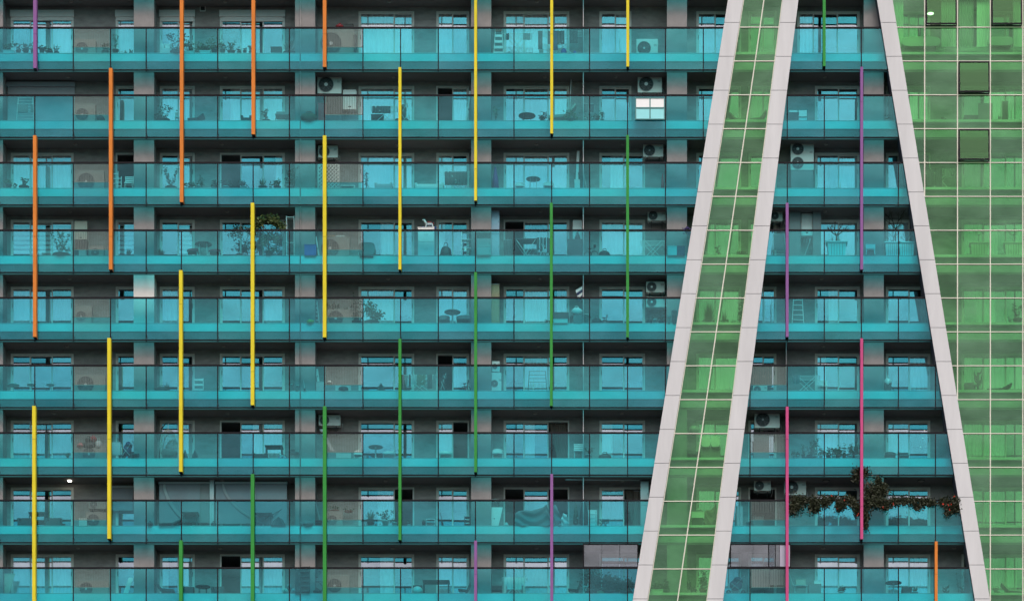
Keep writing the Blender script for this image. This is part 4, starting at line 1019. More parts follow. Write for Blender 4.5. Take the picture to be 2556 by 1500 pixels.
# ---- row 3
pot('B0',48,300,125,372,'pale leafy pot at the left end',m=M_GREY,lm=M_LEAFP)
pot('B0',172,262,300,372,'arching plant in a dark trough pot',m=M_DARK,k='tall',ph=.16,n=150)
pot('B0',127,330,165,372,'small white pot between two plants',m=M_WHITE,ph=.16,n=14)
ac('B0',752,215,1030,350,'wide pale air conditioner behind the screen')
it('ladder','B0',1096,200,1158,372,'white metal folding chair frame, left','folding chair',.6,n=4,taper=.95,name='folding_chair')
it('ladder','B0',1158,250,1190,372,'white metal folding chair frame, right','folding chair',.7,n=4,taper=.95,name='folding_chair')
it('chair','B0',1225,245,1312,372,'white moulded chair in the open doorway','chair',.8)
pot('B0',1605,150,1755,372,'climbing plant slanting over the window',m=M_DARK,k='tall',lm=M_LEAFD,n=260,ph=.12)
it('box','B0',1805,330,1925,372,'long low dark trough','planter',.45,m=M_DARK,ph=.06)
pot('B0',1925,318,1975,372,'white globe pot',m=M_WHITE,ph=.2,n=16)
pot('B0',1960,240,2015,372,'wispy plant behind the white globe pot',m=M_DARK,k='tall',n=50,ph=.1,d=.6)
pot('B0',2070,300,2140,372,'dark pot with pale rim left of the post',m=M_GREY,lm=M_LEAFD,ph=.1)
pot('B0',2175,300,2262,372,'dark cap of leaves over a white pot',m=M_WHITE,lm=M_LEAFD,ph=.15)
pot('B0',2355,312,2440,372,'round topiary in a white pot',m=M_WHITE,lm=M_LEAFD,ph=.13)
pot('B1',10,255,115,372,'spiky succulent in a grey pot',m=M_GREY,k='spiky',ph=.16)
pot('B1',118,320,155,372,'small white pot by the wide window',m=M_WHITE,ph=.17,n=10)
pot('B1',160,295,250,372,'dark trough with low leaves',m=M_DARK,ph=.16)
pot('B1',240,185,430,372,'large rounded shrub before the pillar',m=M_GREY,lm=M_LEAF,ph=.14,pw=.3,n=420,d=.4)
ac('B1',610,-30,802,92,'wall air conditioner behind the yellow fin',up=True,row=2,wall=.27,side=-1)
it('trellis','B1',603,142,815,372,'white lattice trellis behind the yellow fin','trellis',.45)
it('chair','B1',830,325,965,372,'low white bench under the screen','bench',.7,name='low_bench')
it('sofa','B1',1165,315,1340,372,'pale low lounge seat','lounge seat',.9,m=M_LGREY)
pot('B1',1055,190,1112,372,'slim climbing plant at the post',m=M_DARK,k='tall',lm=M_LEAFD,n=110,ph=.08)
it('sofa','B1',1560,315,1845,372,'long pale bench beneath the wall','bench',.9,m=M_WHITE,name='long_bench')
it('airer','B1',1850,235,2100,372,'airer draped with a dark blanket','clothes airer',.6,cl=[(.02,.9,.75,M_DARK)])
it('parasol','B1',2308,158,2390,372,'closed purple parasol by the third pillar','closed parasol',.8,m=M_PURPLE)
it('chair','B2',22,300,112,372,'pale wire chair left of the oval table','chair',.8,arm=1)
it('table','B2',130,282,272,372,'oval grey table between two wire chairs','table',.6,round=1,m=M_GREY,lm=M_WHITE)
it('chair','B2',302,298,400,372,'pale wire chair right of the oval table','chair',.8,arm=1)
it('plank','B2',636,10,656,340,'tall white downpipe like post','post',1.0,t=.11,dir=1,name='white_post')
it('carton','B2',606,303,660,372,'white box at the foot of the post','box',.6,m=M_WHITE)
it('pole','B2',695,230,730,372,'thin leaning rod at the divider','leaning rod',.6,bw=.05,dir=-1,name='leaning_rod')
ac('B2',1280,-45,1478,84,'wall air conditioner left of the fourth pillar',up=True,row=2,wall=.27,side=-1)
it('parasol','B2',1452,225,1492,372,'folded red parasol by the post','closed parasol',.7,m=M_RED)
ac('A3',226,1415,452,1690,'tall two fan air conditioner beside the window',up=True,row=2,fans=2,hub=1,side=-1,d=.95)
it('cab','B3',225,222,445,372,'dark low cupboard under the two fan unit','cupboard',.95,m=M_GREY,doors=(1,1))
# ---- row 4
pot('B0',400,985,470,1032,'low grassy pot',m=M_DARK,k='spiky',ph=.06)
pot('B0',495,765,708,1032,'tall airy bamboo like plant',m=M_DARK,k='tall',lm=M_LEAF,n=420,ph=.12,d=.45)
it('boiler','B0',737,710,862,897,'beige wall cabinet with rounded corners','wall cabinet',1.0,up=True,m=mat('beige_panel',(.50,.44,.37),.6),name='wall_cabinet')
it('cab','B0',740,903,860,985,'dark cupboard beneath the beige wall cabinet','cupboard',.95,m=M_BLACK,doors=(3,1))
ac('B0',893,955,1025,1032,'small air conditioner behind the screen, right of the beige cabinet',d=.8)
it('carton','B0',780,990,850,1032,'pale box below the screen bar','box',.5,m=M_LGREY)
pot('B0',1225,950,1310,1032,'dark leaning aloe left of the first pillar',m=M_DARK,k='spiky',ph=.1,n=120,lm=M_LEAFD)
pot('B0',1515,955,1640,1032,'low spiky yucca',m=M_DARK,k='spiky',ph=.05,n=160,lm=M_LEAFD)
it('table','B0',1915,922,2085,1032,'round dark red table between red chairs','round table',.7,round=1,m=mat('maroon',(.12,.04,.05),.6),lm=M_WHITE)
it('chair','B0',1842,948,1950,1032,'red chair left of the round table','chair',.5,m=mat('crimson',(.32,.03,.06),.7),lm=M_WHITE,arm=1)
it('chair','B0',2055,955,2168,1032,'red chair right of the round table','chair',.5,m=mat('crimson',(.32,.03,.06),.7),lm=M_WHITE,arm=1)
it('tree','B0',2232,735,2480,1032,'slender tree with sparse dark leaves left of the yellow fin','potted tree',.45,ph=.14,pw=.3,fork=.4,tr=.022,lm=M_LEAFD,tx=.3,nl=9)
it('tree','B1',-60,640,300,1035,'dense leafy tree spilling over the handrail','potted tree',.3,ph=.2,pw=.3,fork=.5,tr=.025,lm=mat('leaf_fresh',(.07,.11,.03),.6,.5,6),nl=26)
pot('B1',20,800,235,1032,'pale feathery bushes behind the glass',m=M_GREY,lm=M_LEAFP,ph=.14,pw=.3,n=420,d=.5)
it('shelf','B1',295,660,375,1032,'tall narrow white shelf standing by the pillar','shelf',.6,n=4)
it('carton','B1',475,935,590,1032,'blue box before the second pillar','box',.6,m=M_BLUE)
it('plank','B1',578,850,628,1032,'white boards leaning beside the screen','leaning boards',.7,t=.06)
ac('B1',620,862,918,990,'wide air conditioner with boards on top behind the screen')
it('carton','B1',695,848,775,866,'flat wooden tray on the air conditioner','tray',1.0,up=True,m=M_WOOD,name='wooden_tray')
it('carton','B1',782,852,868,864,'flat white tray on the air conditioner','tray',1.0,up=True,m=M_WHITE,name='white_tray')
it('pouf','B1',1008,935,1170,1025,'tilted oval grey cushion in the corner','cushion',.5,m=M_GREY,name='oval_cushion')
pot('B1',1030,930,1085,1000,'spiky plant above the oval cushion',m=M_DARK,k='spiky',ph=.2,d=.75)
it('cab','B1',1590,782,1750,1032,'tall pale cabinet with four doors carrying a toy horse','cabinet',.5,doors=(2,2))
it('horse','B1',1620,672,1780,782,'white rocking horse with red saddle and blue rockers','rocking horse',.5,up=True)
it('dome','B1',1805,905,1920,1030,'dark rucksack with a tall handle','rucksack',.7,m=M_DARK,name='rucksack')
it('shelf','B1',2015,800,2142,1030,'pale wire shelf holding a lit globe','shelf',.6,n=4,lamp=-.18)
it('carton','B1',2165,822,2300,880,'folded dark rug on the pale fridge','folded rug',.75,up=True,m=M_DARK)
it('cab','B1',2168,885,2305,1030,'pale fridge like cabinet before the third pillar','cabinet',.6,doors=(1,2),m=M_LGREY)
it('cab','B1',2303,600,2390,1030,'tall lavender locker reaching the soffit','locker',.9,doors=(1,2),m=M_LAV)
it('cloth','B1',2430,868,2515,1030,'dark clothes on hangers','hung clothes',.7,m=M_DARK)
it('table','B2',15,892,245,1032,'dark folding table covered by clothes','folding table',.7,x=1,m=M_DARK)
it('airer','B2',235,880,372,1032,'airer hung with short dark garments','clothes airer',.7,cl=[(0,.2,.6,M_DARK),(.26,.44,.7,M_DARK),(.5,.68,.55,M_DARK),(.74,.98,.75,M_DARK)])
it('boiler','B2',590,700,682,900,'white wall boiler beside the divider','boiler',1.1,up=True)
it('carton','B2',535,888,680,1032,'large dark crate below the boiler','crate',.6,m=M_DARK)
it('parasol','B2',600,800,670,900,'dark folded cone shape standing on the crate','folded parasol',.75,up=True,m=M_DARK)
it('pole','B2',488,810,640,1032,'rod leaning on the large crate','leaning rod',.5,bw=.05,dir=1,name='leaning_rod')
it('bike','B2',700,938,842,1032,'grey bicycle by the divider','bicycle',.6,m=M_GREY)
it('dome','B2',845,965,957,1032,'dark holdall under the curtained window','holdall',.6,m=M_DARK)
ac('B2',1325,605,1502,710,'small wall air conditioner on brackets',up=True,wall=.27,side=-1)
it('airer','B2',1260,910,1495,1032,'white folding table with crossed legs','folding table',.6,name='crossed_leg_table')
it('pole','B2',1545,808,1610,1032,'broom leaning in the narrow bay','broom',.6,dir=-1)
it('carton','B2',1520,950,1612,1032,'turquoise box beside the broom','box',.5,m=M_TURQ)
it('carton','B2',1612,950,1690,1032,'dark box against the leaning leg','box',.7,m=M_NAVY)
it('pot','B2',1665,765,1748,822,'violet flowers hanging at the handrail end','flowers',.1,up=True,ph=.02,pw=.1,lm=mat('violet_flowers',(.06,.04,.2),.7),k='bush',n=90,name='hanging_flowers')
ac('B3',28,605,145,715,'small air conditioner half hidden by the band',up=True,wall=.27,side=-1)
it('boiler','B3',330,635,440,852,'white boiler in an open niche','boiler',1.1,up=True)
it('cab','B3',210,600,325,1032,'left dark door of the boiler niche','niche door',.8,m=M_GREY,doors=(1,1),hd=.05,name='niche_door')
it('cab','B3',445,575,525,1032,'right dark door of the boiler niche','niche door',.8,m=M_GREY,doors=(1,1),hd=.05,name='niche_door')
it('pole','B3',340,850,438,1032,'broom leaning under the boiler','broom',.9,dir=1)
it('rack','B3',45,830,178,1032,'towel rack at the left end','towel rack',.6,nb=5,cl=[(.1,.9,.3,.95,M_GREY)])
it('tree','B3',585,705,772,1032,'bare little tree in a white planked planter','potted tree',.45,bare=1,sq=1,m=M_TINT_WHITE,ph=.60,pw=.82,fork=.35,tr=.05)
it('tree','B3',1150,560,1365,1030,'tall bare tree reaching the soffit','potted tree',.8,bare=1,sq=1,m=M_TINT_WHITE,ph=.55,pw=.6,fork=.45,tr=.03)
it('tree','B3',1155,800,1290,1030,'left white planked planter with twigs','planter',.55,bare=1,sq=1,m=M_TINT_WHITE,ph=.62,pw=.62,fork=.2,tr=.015)
it('tree','B3',1296,810,1432,1030,'right white planked planter with twigs','planter',.55,bare=1,sq=1,m=M_TINT_WHITE,ph=.62,pw=.66,fork=.2,tr=.012)
for k in range(4): it('chair','B3',962,850+22*k,1055,1032,('topmost','second','third','lowest')[k]+' chair of the white slatted stack','chair',.5,m=M_TINT_WHITE,group='stacked white chairs')
# ---- row 5
ac('C0',745,60,905,210,'grey air conditioner low behind the screen')
it('pole','C1',440,-20,540,220,'mop with a yellow head before the second pillar','mop',.6,dir=-1,mop=1,hm=M_YELLOW,m=M_GREY)
it('ladder','C1',575,0,622,220,'white ladder leaning by the screen','ladder',.7,n=6,lean=-.1)
ac('C1',690,98,1000,215,'wide air conditioner under a row of plants')
for i,(a,b,t,dd) in enumerate(((690,735,25,'leftmost plant'),(735,775,30,'second plant'),(775,812,48,'third plant'))): pot('C1',a,t,b,95,dd+' on the wide air conditioner',d=1.0,up=True,m=M_DARK,ph=.06,k='tall',n=60,lm=M_LEAFD)
pot('C1',860,80,900,98,'flat plant on the wide air conditioner',d=1.0,up=True,m=M_DARK,ph=.03,k='bush',n=20)
pot('C1',925,-60,1045,170,'upright conifer behind the screen corner',m=M_DARK,lm=M_LEAFD,ph=.2,n=330,d=.6)
pot('C1',1045,15,1225,222,'spreading rubber plant beside the wide window',m=M_DARK,lm=M_LEAF,ph=.14,n=330,sz=.12)
it('table','C1',1845,112,2008,222,'round grey table with a pedestal','round table',.6,round=1,ped=1,m=M_GREY)
it('chair','C1',1792,128,1900,222,'wicker armchair left of the pedestal table','armchair',.8,arm=1,m=M_GREY)
it('chair','C1',1968,122,2108,222,'wicker armchair right of the pedestal table','armchair',.8,arm=1,m=M_GREY)
it('cab','B1',2305,1338,2390,1740,'tall tan cupboard beside the third pillar','cupboard',.9,row=4,m=M_WOOD,doors=(1,1),tm=M_LGREY)
pot('C2',300,165,362,222,'spiky agave left of the green fin',m=M_DARK,k='spiky',ph=.05,lm=M_LEAFD)
it('sofa','C2',400,98,552,195,'dark covered barbecue','barbecue',.6,m=M_DARK,name='barbecue')
it('carton','C2',400,192,540,222,'white crate under the barbecue','crate',.35,m=M_WHITE,up=False)
it('carton','C2',596,142,684,222,'grey tall box','box',.4,m=M_GREY)
it('dome','C2',570,55,685,148,'shiny silver foil bag on the grey box','foil bag',.35,up=True,m=mat('foil',(.96,.97,.97),.3,.12,14),name='foil_bag')
it('bin','C2',698,140,746,222,'tall white bucket','bucket',.5,m=M_WHITE)
it('bin','C2',560,152,592,222,'narrow pale bucket','bucket',.5,m=M_LGREY)
it('flag','B2',612,1332,690,1480,'blue and white striped flag at the divider','flag',.5,up=True,row=4)
it('dome','C2',770,150,880,222,'dark toppled bag','bag',.6,m=M_DARK)
it('bike','C2',868,148,945,222,'thin wire trolley','trolley',.6,m=M_GREY,name='wire_trolley')
ac('B2',1310,1303,1492,1412,'upper wall air conditioner with a wide fan',up=True,row=4,wall=.27,hub=1,side=-1)
ac('C2',1310,-25,1515,82,'lower air conditioner of the pair, behind glass',up=True,row=4,hub=1,side=-1)
pot('C2',1370,150,1420,222,'pale square pot',m=M_WHITE,ph=.24,n=20)
pot('C2',1425,95,1490,222,'pot with upright sticks',m=M_DARK,k='tall',n=14,ph=.16)
it('dome','C2',1310,160,1370,222,'dark bowl shape left of the pale pot','bowl',.6,m=M_DARK)
it('bin','C2',1516,155,1556,222,'turquoise bucket by the leaning leg','bucket',.5)
it('bin','C2',1560,102,1612,222,'tall dark bin by the leaning leg','bin',.6,m=M_NAVY,name='dustbin')
it('ladder','C3',238,-40,358,222,'tall white ladder','ladder',.8,n=6,taper=.7,lean=0)
it('rack','C3',-35,-40,45,222,'pale door frame with a hook at the left end','rack',.9,nb=3)
# ---- row 6
for a,b,t,dd in ((72,192,828,'leftmost of three round white stools'),(262,352,825,'middle one of three round white stools'),(452,538,825,'rightmost of three round white stools')):
    it('table','C0',a,t,b,884,dd,'stool',.5,round=1,m=M_WHITE,ped=1,group='round white stools')
ac('C0',748,738,1040,862,'pale wide air conditioner with a dark grille')
it('dome','C0',1522,830,1670,884,'dark log basket','basket',.6,m=M_DARK,name='basket')
pot('C0',1605,800,1680,884,'dry tuft beside the log basket',m=M_DARK,k='spiky',lm=M_BROWN,ph=.1)
it('ladder','C0',1900,755,1998,884,'white two step stool','step stool',.6,n=3,taper=.9,tread=.06,name='step_stool')
it('bin','C1',330,822,362,884,'left white tub before the second pillar','tub',.5,m=M_WHITE)
it('bin','C1',385,836,420,884,'right white tub before the second pillar','tub',.5,m=M_WHITE)
it('pole','C1',440,660,480,884,'thin broom on the second pillar','broom',.25,dir=-1,bw=.08)
it('plank','C1',583,672,622,815,'white board leaning on the wall','leaning board',1.0,t=.1,up=True)
it('cab','C1',590,818,675,884,'pale low chest','chest',.8,doors=(1,1),m=M_LGREY)
it('carton','C1',780,842,930,884,'white low shelf under the screen','low shelf',.6,m=M_WHITE)
it('dome','C1',690,785,750,826,'white figurines on the pale chest','figurines',.8,up=True,m=M_WHITE,name='figurines')
it('ball','C1',805,845,905,884,'grey bowl shape before the white shelf','bowl',.35,m=M_DARK,name='grey_bowl')
it('rocks','C1',1185,828,1272,884,'dark star shaped cushion','cushion',.5,m=M_DARK,name='star_cushion')
it('airer','C1',1432,748,1772,884,'long airer full of small clothes','clothes airer',.6,cl=[(0,.07,.8,M_RED),(.1,.17,.6,M_GREY),(.2,.26,.7,M_DARK),(.28,.42,.55,M_LGREY),(.44,.68,.6,mat('olive_cloth',(.22,.19,.14),.8)),(.74,.88,.8,M_DARK),(.9,.98,.5,M_GREY)])
it('buggy','C1',1800,725,1868,884,'dark folded pushchair in the doorway','pushchair',.9,m=M_DARK)
it('bike','C1',2008,788,2108,884,'small red wheeled child bicycle','bicycle',.6)
ac('C1',2318,608,2392,712,'upper of two narrow stacked air conditioners',up=True,m=M_WHITE,side=-1)
ac('C1',2305,718,2408,884,'lower of two narrow stacked air conditioners',m=M_WHITE,side=-1)
it('rack','C2',148,698,336,884,'wire drying rack before the bright window','drying rack',.6,m=M_GREY,nb=6)
it('cab','C2',2345,655,2545,845,'dark slatted shutter screen','slatted screen',.8,up=True,m=mat('dark_teal',(.03,.09,.09),.5),doors=(5,1),hd=.05,name='slatted_screen')
ac('C2',2360,848,2500,884,'low pale unit under the slatted screen',d=.8)
it('airer','C3',248,755,512,884,'white ironing table with crossed legs','ironing table',.6,cl=[(0,.25,.5,M_GREY)],name='ironing_table')
it('chair','C3',495,770,587,884,'white stool chair right of the ironing table','chair',.8)
it('dome','C3',1142,738,1218,850,'hooded pale drum on a dark foot','drum',.9,up=True,m=M_WHITE,name='pale_drum')
it('carton','C3',1148,822,1215,884,'dark foot of the pale drum','box',.9,m=M_DARK)
# ---- row 7
ac('C0',800,1440,1050,1600,'air conditioner buried under laundry',row=6)
it('dome','C0',832,1330,905,1395,'black laundry heap, upper left','laundry',1.0,up=True,row=6,m=M_BLACK,name='laundry_heap')
it('dome','C0',885,1318,952,1385,'red and white laundry on top of the heap','laundry',.95,up=True,row=6,m=M_RED,name='laundry_heap')
it('dome','C0',935,1350,1005,1460,'pale patterned laundry hanging at the right','laundry',.95,up=True,row=6,m=M_LGREY,name='laundry_heap')
it('dome','C0',755,1395,830,1445,'salmon pink cloth at the left of the heap','laundry',.9,up=True,row=6,m=M_PINK,name='laundry_heap')
it('dome','C0',800,1375,955,1450,'wide black laundry in the middle of the heap','laundry',.9,up=True,row=6,m=M_BLACK,name='laundry_heap')
it('rack','C0',1100,1405,1200,1570,'rack of pale clothes right of the yellow fin','drying rack',.7,row=6,cl=[(0,.9,.3,1,M_LGREY)])
it('buggy','C0',1185,1385,1315,1570,'navy pushchair heaped with clothes','pushchair',.6,row=6,m=M_NAVY)
it('chair','D0',1295,2,1368,68,'dark curved wire chair','chair',.6,m=M_DARK,arm=1)
it('egg','C0',1545,1195,1752,1570,'hanging egg chair of pale wicker on a curved stand','hanging chair',.55,row=6)
it('rocks','D0',1800,5,1850,68,'left dark pointed tent shape','tent stool',.6,m=M_DARK)
it('rocks','D0',1888,5,1955,68,'right dark pointed tent shape','tent stool',.6,m=M_DARK)
pot('D0',635,0,700,68,'spiky plant at the left post',m=M_DARK,k='spiky',ph=.08,n=140)
it('table','C1',88,1438,262,1575,'dark square table under the curtained window','table',.7,row=6,m=M_DARK,hd=.28)
it('sofa','D1',-30,15,110,68,'dark bench left of the square table','bench',.8,m=M_DARK,name='bench')
it('horse','D1',210,15,310,72,'small white toy animal on the floor','toy animal',.4,name='toy_animal')
it('chair','C1',330,1450,420,1575,'dark chair right of the table','chair',.7,row=6,m=M_DARK)
ac('C1',617,1135,828,1242,'wall air conditioner with a looped hose',up=True,row=6,wall=.27,side=-1)
it('plank','C1',620,1265,765,1475,'long pale plank leaning under the air conditioner','leaning plank',.8,up=True,row=6,t=.14,m=M_LGREY)
it('carton','D1',785,25,935,72,'white long box below the screen bar','box',.6,m=M_WHITE)
it('chair','D1',958,-20,1042,72,'white bowl chair with a red cushion','chair',.7,arm=1)
it('table','C1',1100,1436,1245,1580,'round grey table beside two white chairs','round table',.7,row=6,round=1,ped=1,m=M_GREY)
it('chair','D1',1245,-15,1368,72,'white bowl chair right of the round table','chair',.6,arm=1)
it('chair','D1',1798,-15,1928,72,'white bowl chair before the narrow window','chair',.6,arm=1)
it('chair','C1',2318,1440,2425,1580,'white chair beside the third pillar','chair',.7,row=6,arm=1)
it('chair','C2',600,1395,690,1580,'white plastic chair at the divider','chair',.6,row=6)
pot('C2',695,1450,790,1580,'pale pot with dark stalks',m=M_LGREY,k='tall',lm=M_LEAFD,ph=.2,row=6)
it('dome','D2',838,8,972,72,'large black holdall','holdall',.6,m=M_BLACK)
ac('C2',2375,1100,2622,1265,'wall air conditioner with a green badge between the legs',up=True,row=6,wall=.27,side=-1)
it('cab','C2',2365,1330,2520,1560,'grey slatted panel below the air conditioner','slatted panel',.9,row=6,m=M_GREY,doors=(6,1),hd=.04,name='slatted_screen')
pot('C3',330,1340,512,1480,'tall leafy bush',row=6,m=M_DARK,k='tall',n=330,ph=.12,d=.6)
for a,b,t,dd,mm in ((243,275,48,'first tiny white pot',M_WHITE),(282,312,55,'second tiny white pot',M_WHITE),(330,370,-10,'dark pot with stalks',M_DARK),(375,450,-30,'dark bushy pot',M_DARK),(458,500,-10,'white pot, left of a close pair',M_WHITE),(502,545,0,'white pot, right of a close pair',M_WHITE),
    (568,625,-10,'dark pot right of the post',M_DARK),(633,676,10,'white pot between dark pots',M_WHITE),(680,720,-10,'left terracotta pot',M_TERRA),(728,775,-20,'right terracotta pot',M_TERRA),(788,842,-40,'largest white pot',M_WHITE),(852,898,-30,'white pot by the pink fin',M_WHITE)):
    pot('D3',a,t-40,b,72,dd,m=mm,n=50,ph=.2,k='tall' if a % 2 else 'bush')
pot('C3',620,1440,725,1560,'rounded bush behind the terracotta pots',row=6,m=M_DARK,n=200,d=.7)
pot('C3',790,1415,900,1560,'bush against the purple edge of the pink fin',row=6,m=M_DARK,n=200,d=.7)
it('chair','D3',1150,-5,1258,72,'dark wicker armchair','armchair',.6,m=M_DARK,arm=1)
it('chair','D3',1288,5,1388,72,'grey striped folding seat','folding seat',.6,m=M_GREY)
for x,y,n_ in ((1541,1278,'top'),(1525,1350,'middle'),(1505,1438,'bottom')): it('lamp','C3',x-5,y-5,x+5,y+5,n_+' one of three tiny lit bulbs in the rightmost window','light bulb',1.36,up=True,row=6,lit=1,name='light_bulb',group='lit bulbs by the rightmost window')
# ---- row 8
it('sofa','D0',180,645,320,728,'dark low armchair left of the square table','armchair',.6,m=M_DARK,name='low_armchair')
it('table','D0',288,617,458,728,'dark square table behind the yellow fin','table',.7,m=M_DARK,hd=.3)
it('sofa','D0',455,645,606,728,'dark low armchair right of the square table','armchair',.6,m=M_DARK,name='low_armchair')
ac('D0',878,490,1050,582,'wall air conditioner behind the screen',up=True,wall=.27,side=-1)
ac('D0',850,612,1050,728,'larger air conditioner with a round dark fan',d=.8)
it('carton','D0',782,672,858,728,'white box below the screen bar','box',.6,m=M_WHITE)
it('blind','D0',1095,345,1308,585,'dark half lowered blind over the narrow window','blind',1.1,up=True)
it('blind','D0',1565,305,1965,705,'grey drop blind with a curved swag, left one','blind',.75,up=True,swag=1)
it('blind','D0',1968,305,2062,705,'narrow grey drop blind beside the divider','blind',.78,up=True,m=M_GREY)
it('blind','D0',2120,305,2820,720,'wide grey drop blind with a curved swag','blind',.75,up=True,swag=1)
it('cab','D0',2062,290,2105,728,'tall pale glass divider between the blinds','divider',.7,m=M_LGREY,doors=(1,1),hd=.05,name='tall_divider')
it('dome','D0',1448,688,1505,728,'small dark sack','sack',.5,m=M_DARK)
it('lounger','D0',1568,690,1790,728,'low dark lounger','lounger',.4,m=M_DARK)
it('table','D0',1795,617,1955,728,'dark square table before the blind','table',.55,m=M_DARK,hd=.3)
it('dome','D0',2072,688,2128,728,'dark cushion at the divider','cushion',.4,m=M_DARK,name='dark_cushion')
it('table','D1',-10,625,160,728,'dark table with a leaning parasol pole','table',.55,m=M_DARK,hd=.3)
it('rocks','D1',150,658,292,728,'dark low tent shape','tent stool',.4,m=M_DARK)
it('pole','D1',75,560,268,680,'slanting dark pole above the table','slanting pole',.6,up=True,bw=.04,m=M_DARK,dir=1,name='slanting_pole')
it('pole','D1',435,455,455,728,'thin grey pole at the second pillar','pole',.25,bw=.1,m=M_GREY,name='standing_pole')
it('dome','D1',455,680,560,728,'grey lumpy bag','bag',.5,m=M_GREY)
it('pole','D1',560,450,650,728,'white mop and broom pair','mop',.7,dir=-1,bw=.1)
it('bin','D1',568,690,648,728,'dark red tub','tub',.5,m=M_RED)
ac('D1',690,600,850,670,'air conditioner with plants on top behind the screen')
pot('D1',705,540,830,600,'straggly plant on the air conditioner, left',d=1.0,up=True,m=M_TERRA,ph=.05,k='bush',n=60)
pot('D1',850,565,960,602,'straggly plant on the air conditioner, right',d=1.0,up=True,m=M_TERRA,ph=.04,k='bush',n=50)
pot('D1',1058,575,1182,732,'spiky dracaena in a dark pot',m=M_DARK,k='spiky',ph=.34,pw=.3,n=170)
pot('D1',1178,575,1355,732,'arching leafy plant in a white pot',m=M_WHITE,k='tall',ph=.28,pw=.27,n=200)
pot('D1',1325,668,1392,732,'low plant in a wide white pot',m=M_WHITE,ph=.2,n=40)
pot('D1',1478,665,1525,732,'small white pot in the dark doorway',m=M_WHITE,ph=.12,k='tall',n=24)
pot('D1',1622,682,1670,732,'dark brown pot left of the stool',m=M_DARK,ph=.24,n=14)
it('chair','D1',1665,658,1756,732,'white plastic stool chair','chair',.5)
it('pole','D1',1800,600,1850,732,'dark leaning broom','broom',.7,dir=-1,m=M_DARK)
it('shelf','D1',2045,652,2106,732,'small dark wire shelf','wire shelf',.7,m=M_DARK,n=4)
it('plank','D1',2305,555,2372,732,'white pointed board leaning beside the third pillar','leaning board',.7,t=.5)
it('cloth','D1',2312,465,2390,620,'thin black jacket on a hanger','jacket',.8,up=True)
it('dome','D1',2432,700,2482,732,'small white ball shape','ball',.5,m=M_WHITE,name='white_ball')
it('drape','D2',22,545,370,735,'long sofa under a grey draped cloth','covered sofa',.55,m=M_GREY)
it('drape','D2',372,545,478,735,'raised end of the draped grey cloth','covered chair',.55,m=M_GREY,name='covered_chair',prof=[(0,.7),(.4,1),(.6,.9),(1,.3)])
it('drape','D2',475,632,552,735,'white cloth beside the covered sofa','covered chair',.75,m=M_WHITE,name='covered_chair',prof=[(0,.6),(.3,1),(.7,.9),(1,.3)])
it('parasol','D2',585,495,652,735,'narrow dark cone dotted with white baubles','decorated tree',.6,m=M_LEAFD,dots=1,name='decorated_tree')
it('parasol','D2',640,458,755,735,'large black folded parasol','closed parasol',.75,m=M_BLACK)
it('cab','D2',742,600,826,735,'white chest of drawers','drawers',.6,doors=(1,4))
it('airer','D2',838,688,942,735,'small dark wire basket','wire basket',.5,m=M_DARK,name='wire_basket')
it('cab','D2',1255,320,1335,735,'tall pale cupboard beside the leaning leg','cupboard',.9,doors=(1,2),m=M_LGREY)
it('pole','D2',430,278,1335,300,'long thin white rod just below the soffit','curtain rod',.4,up=True,bw=.01,name='ceiling_rod')
it('cloth','D2',1190,365,1255,735,'brown curtain in the open doorway','curtain',1.4,m=mat('brown_curtain',(.16,.13,.11),.9))
ac('D2',2370,300,2535,405,'wall air conditioner between the legs, left of the pink fin',up=True,wall=.27,side=-1)
ac('D3',162,293,376,446,'larger wall air conditioner crossed by the pink fin',up=True,wall=.27,hub=1,side=-1)
it('carton','D2',2360,650,2460,735,'dark teal storage box','storage box',.8,m=mat('dark_teal',(.03,.09,.09),.5))
it('cloth','D2',2190,525,2262,735,'pale towel hanging by the open door','towel',.8,m=M_LGREY)
it('bin','D2',2288,700,2328,735,'small white bucket','bucket',.4,m=M_WHITE)
# ---- row 9
ac('D0',770,1285,1070,1392,'air conditioner with a big round dark fan')
it('plank','D0',1255,1245,1312,1392,'white sled leaning left of the first pillar','sled',.4,dir=1,t=.2,name='sled')
it('plank','D0',20,1205,82,1390,'pale green board at the left end','leaning board',.7,t=.55,m=mat('sage',(.30,.42,.34),.6))
it('lounger','D0',1515,1278,1715,1392,'dark folding sunlounger','lounger',.6,m=M_DARK,dir=-1)
it('sofa','D0',1800,1322,1908,1392,'dark armchair left of the round table','armchair',.7,m=M_DARK,name='low_armchair')
it('table','D0',1918,1330,2070,1395,'low round black table','round table',.5,round=1)
it('sofa','D0',2080,1318,2200,1395,'dark armchair right of the round table','armchair',.7,m=M_DARK,name='low_armchair')
it('rug','D1',280,1272,382,1395,'pile of rolled pale mats','rolled mats',.5)
it('shelf','D1',430,1140,530,1395,'tall black shelf unit','shelf',.6,m=M_BLACK,n=6)
it('cab','D1',385,1175,432,1395,'narrow black cupboard','cupboard',.7,m=M_BLACK,doors=(1,3))
it('bike','D1',545,1180,652,1395,'upturned grey bicycle','bicycle',.6,m=M_GREY)
it('dome','D1',550,1345,640,1395,'black sack under the bicycle','sack',.4,m=M_BLACK)
ac('D1',690,1225,918,1382,'cream air conditioner with lettered corner and large fan',side=-1)
it('ball','D1',1530,1330,1635,1400,'white bowl with a dark cloth','bowl',.5,m=M_WHITE,name='white_bowl')
it('chair','D1',1535,1308,1630,1400,'dark slatted chair behind the white bowl','chair',.8,m=M_DARK)
it('table','D1',1635,1285,1900,1400,'long black table','table',.6,m=M_BLACK,hd=.32)
it('fchair','D1',1985,1305,2110,1400,'black folding chair right of the long table','folding chair',.6,m=M_BLACK)
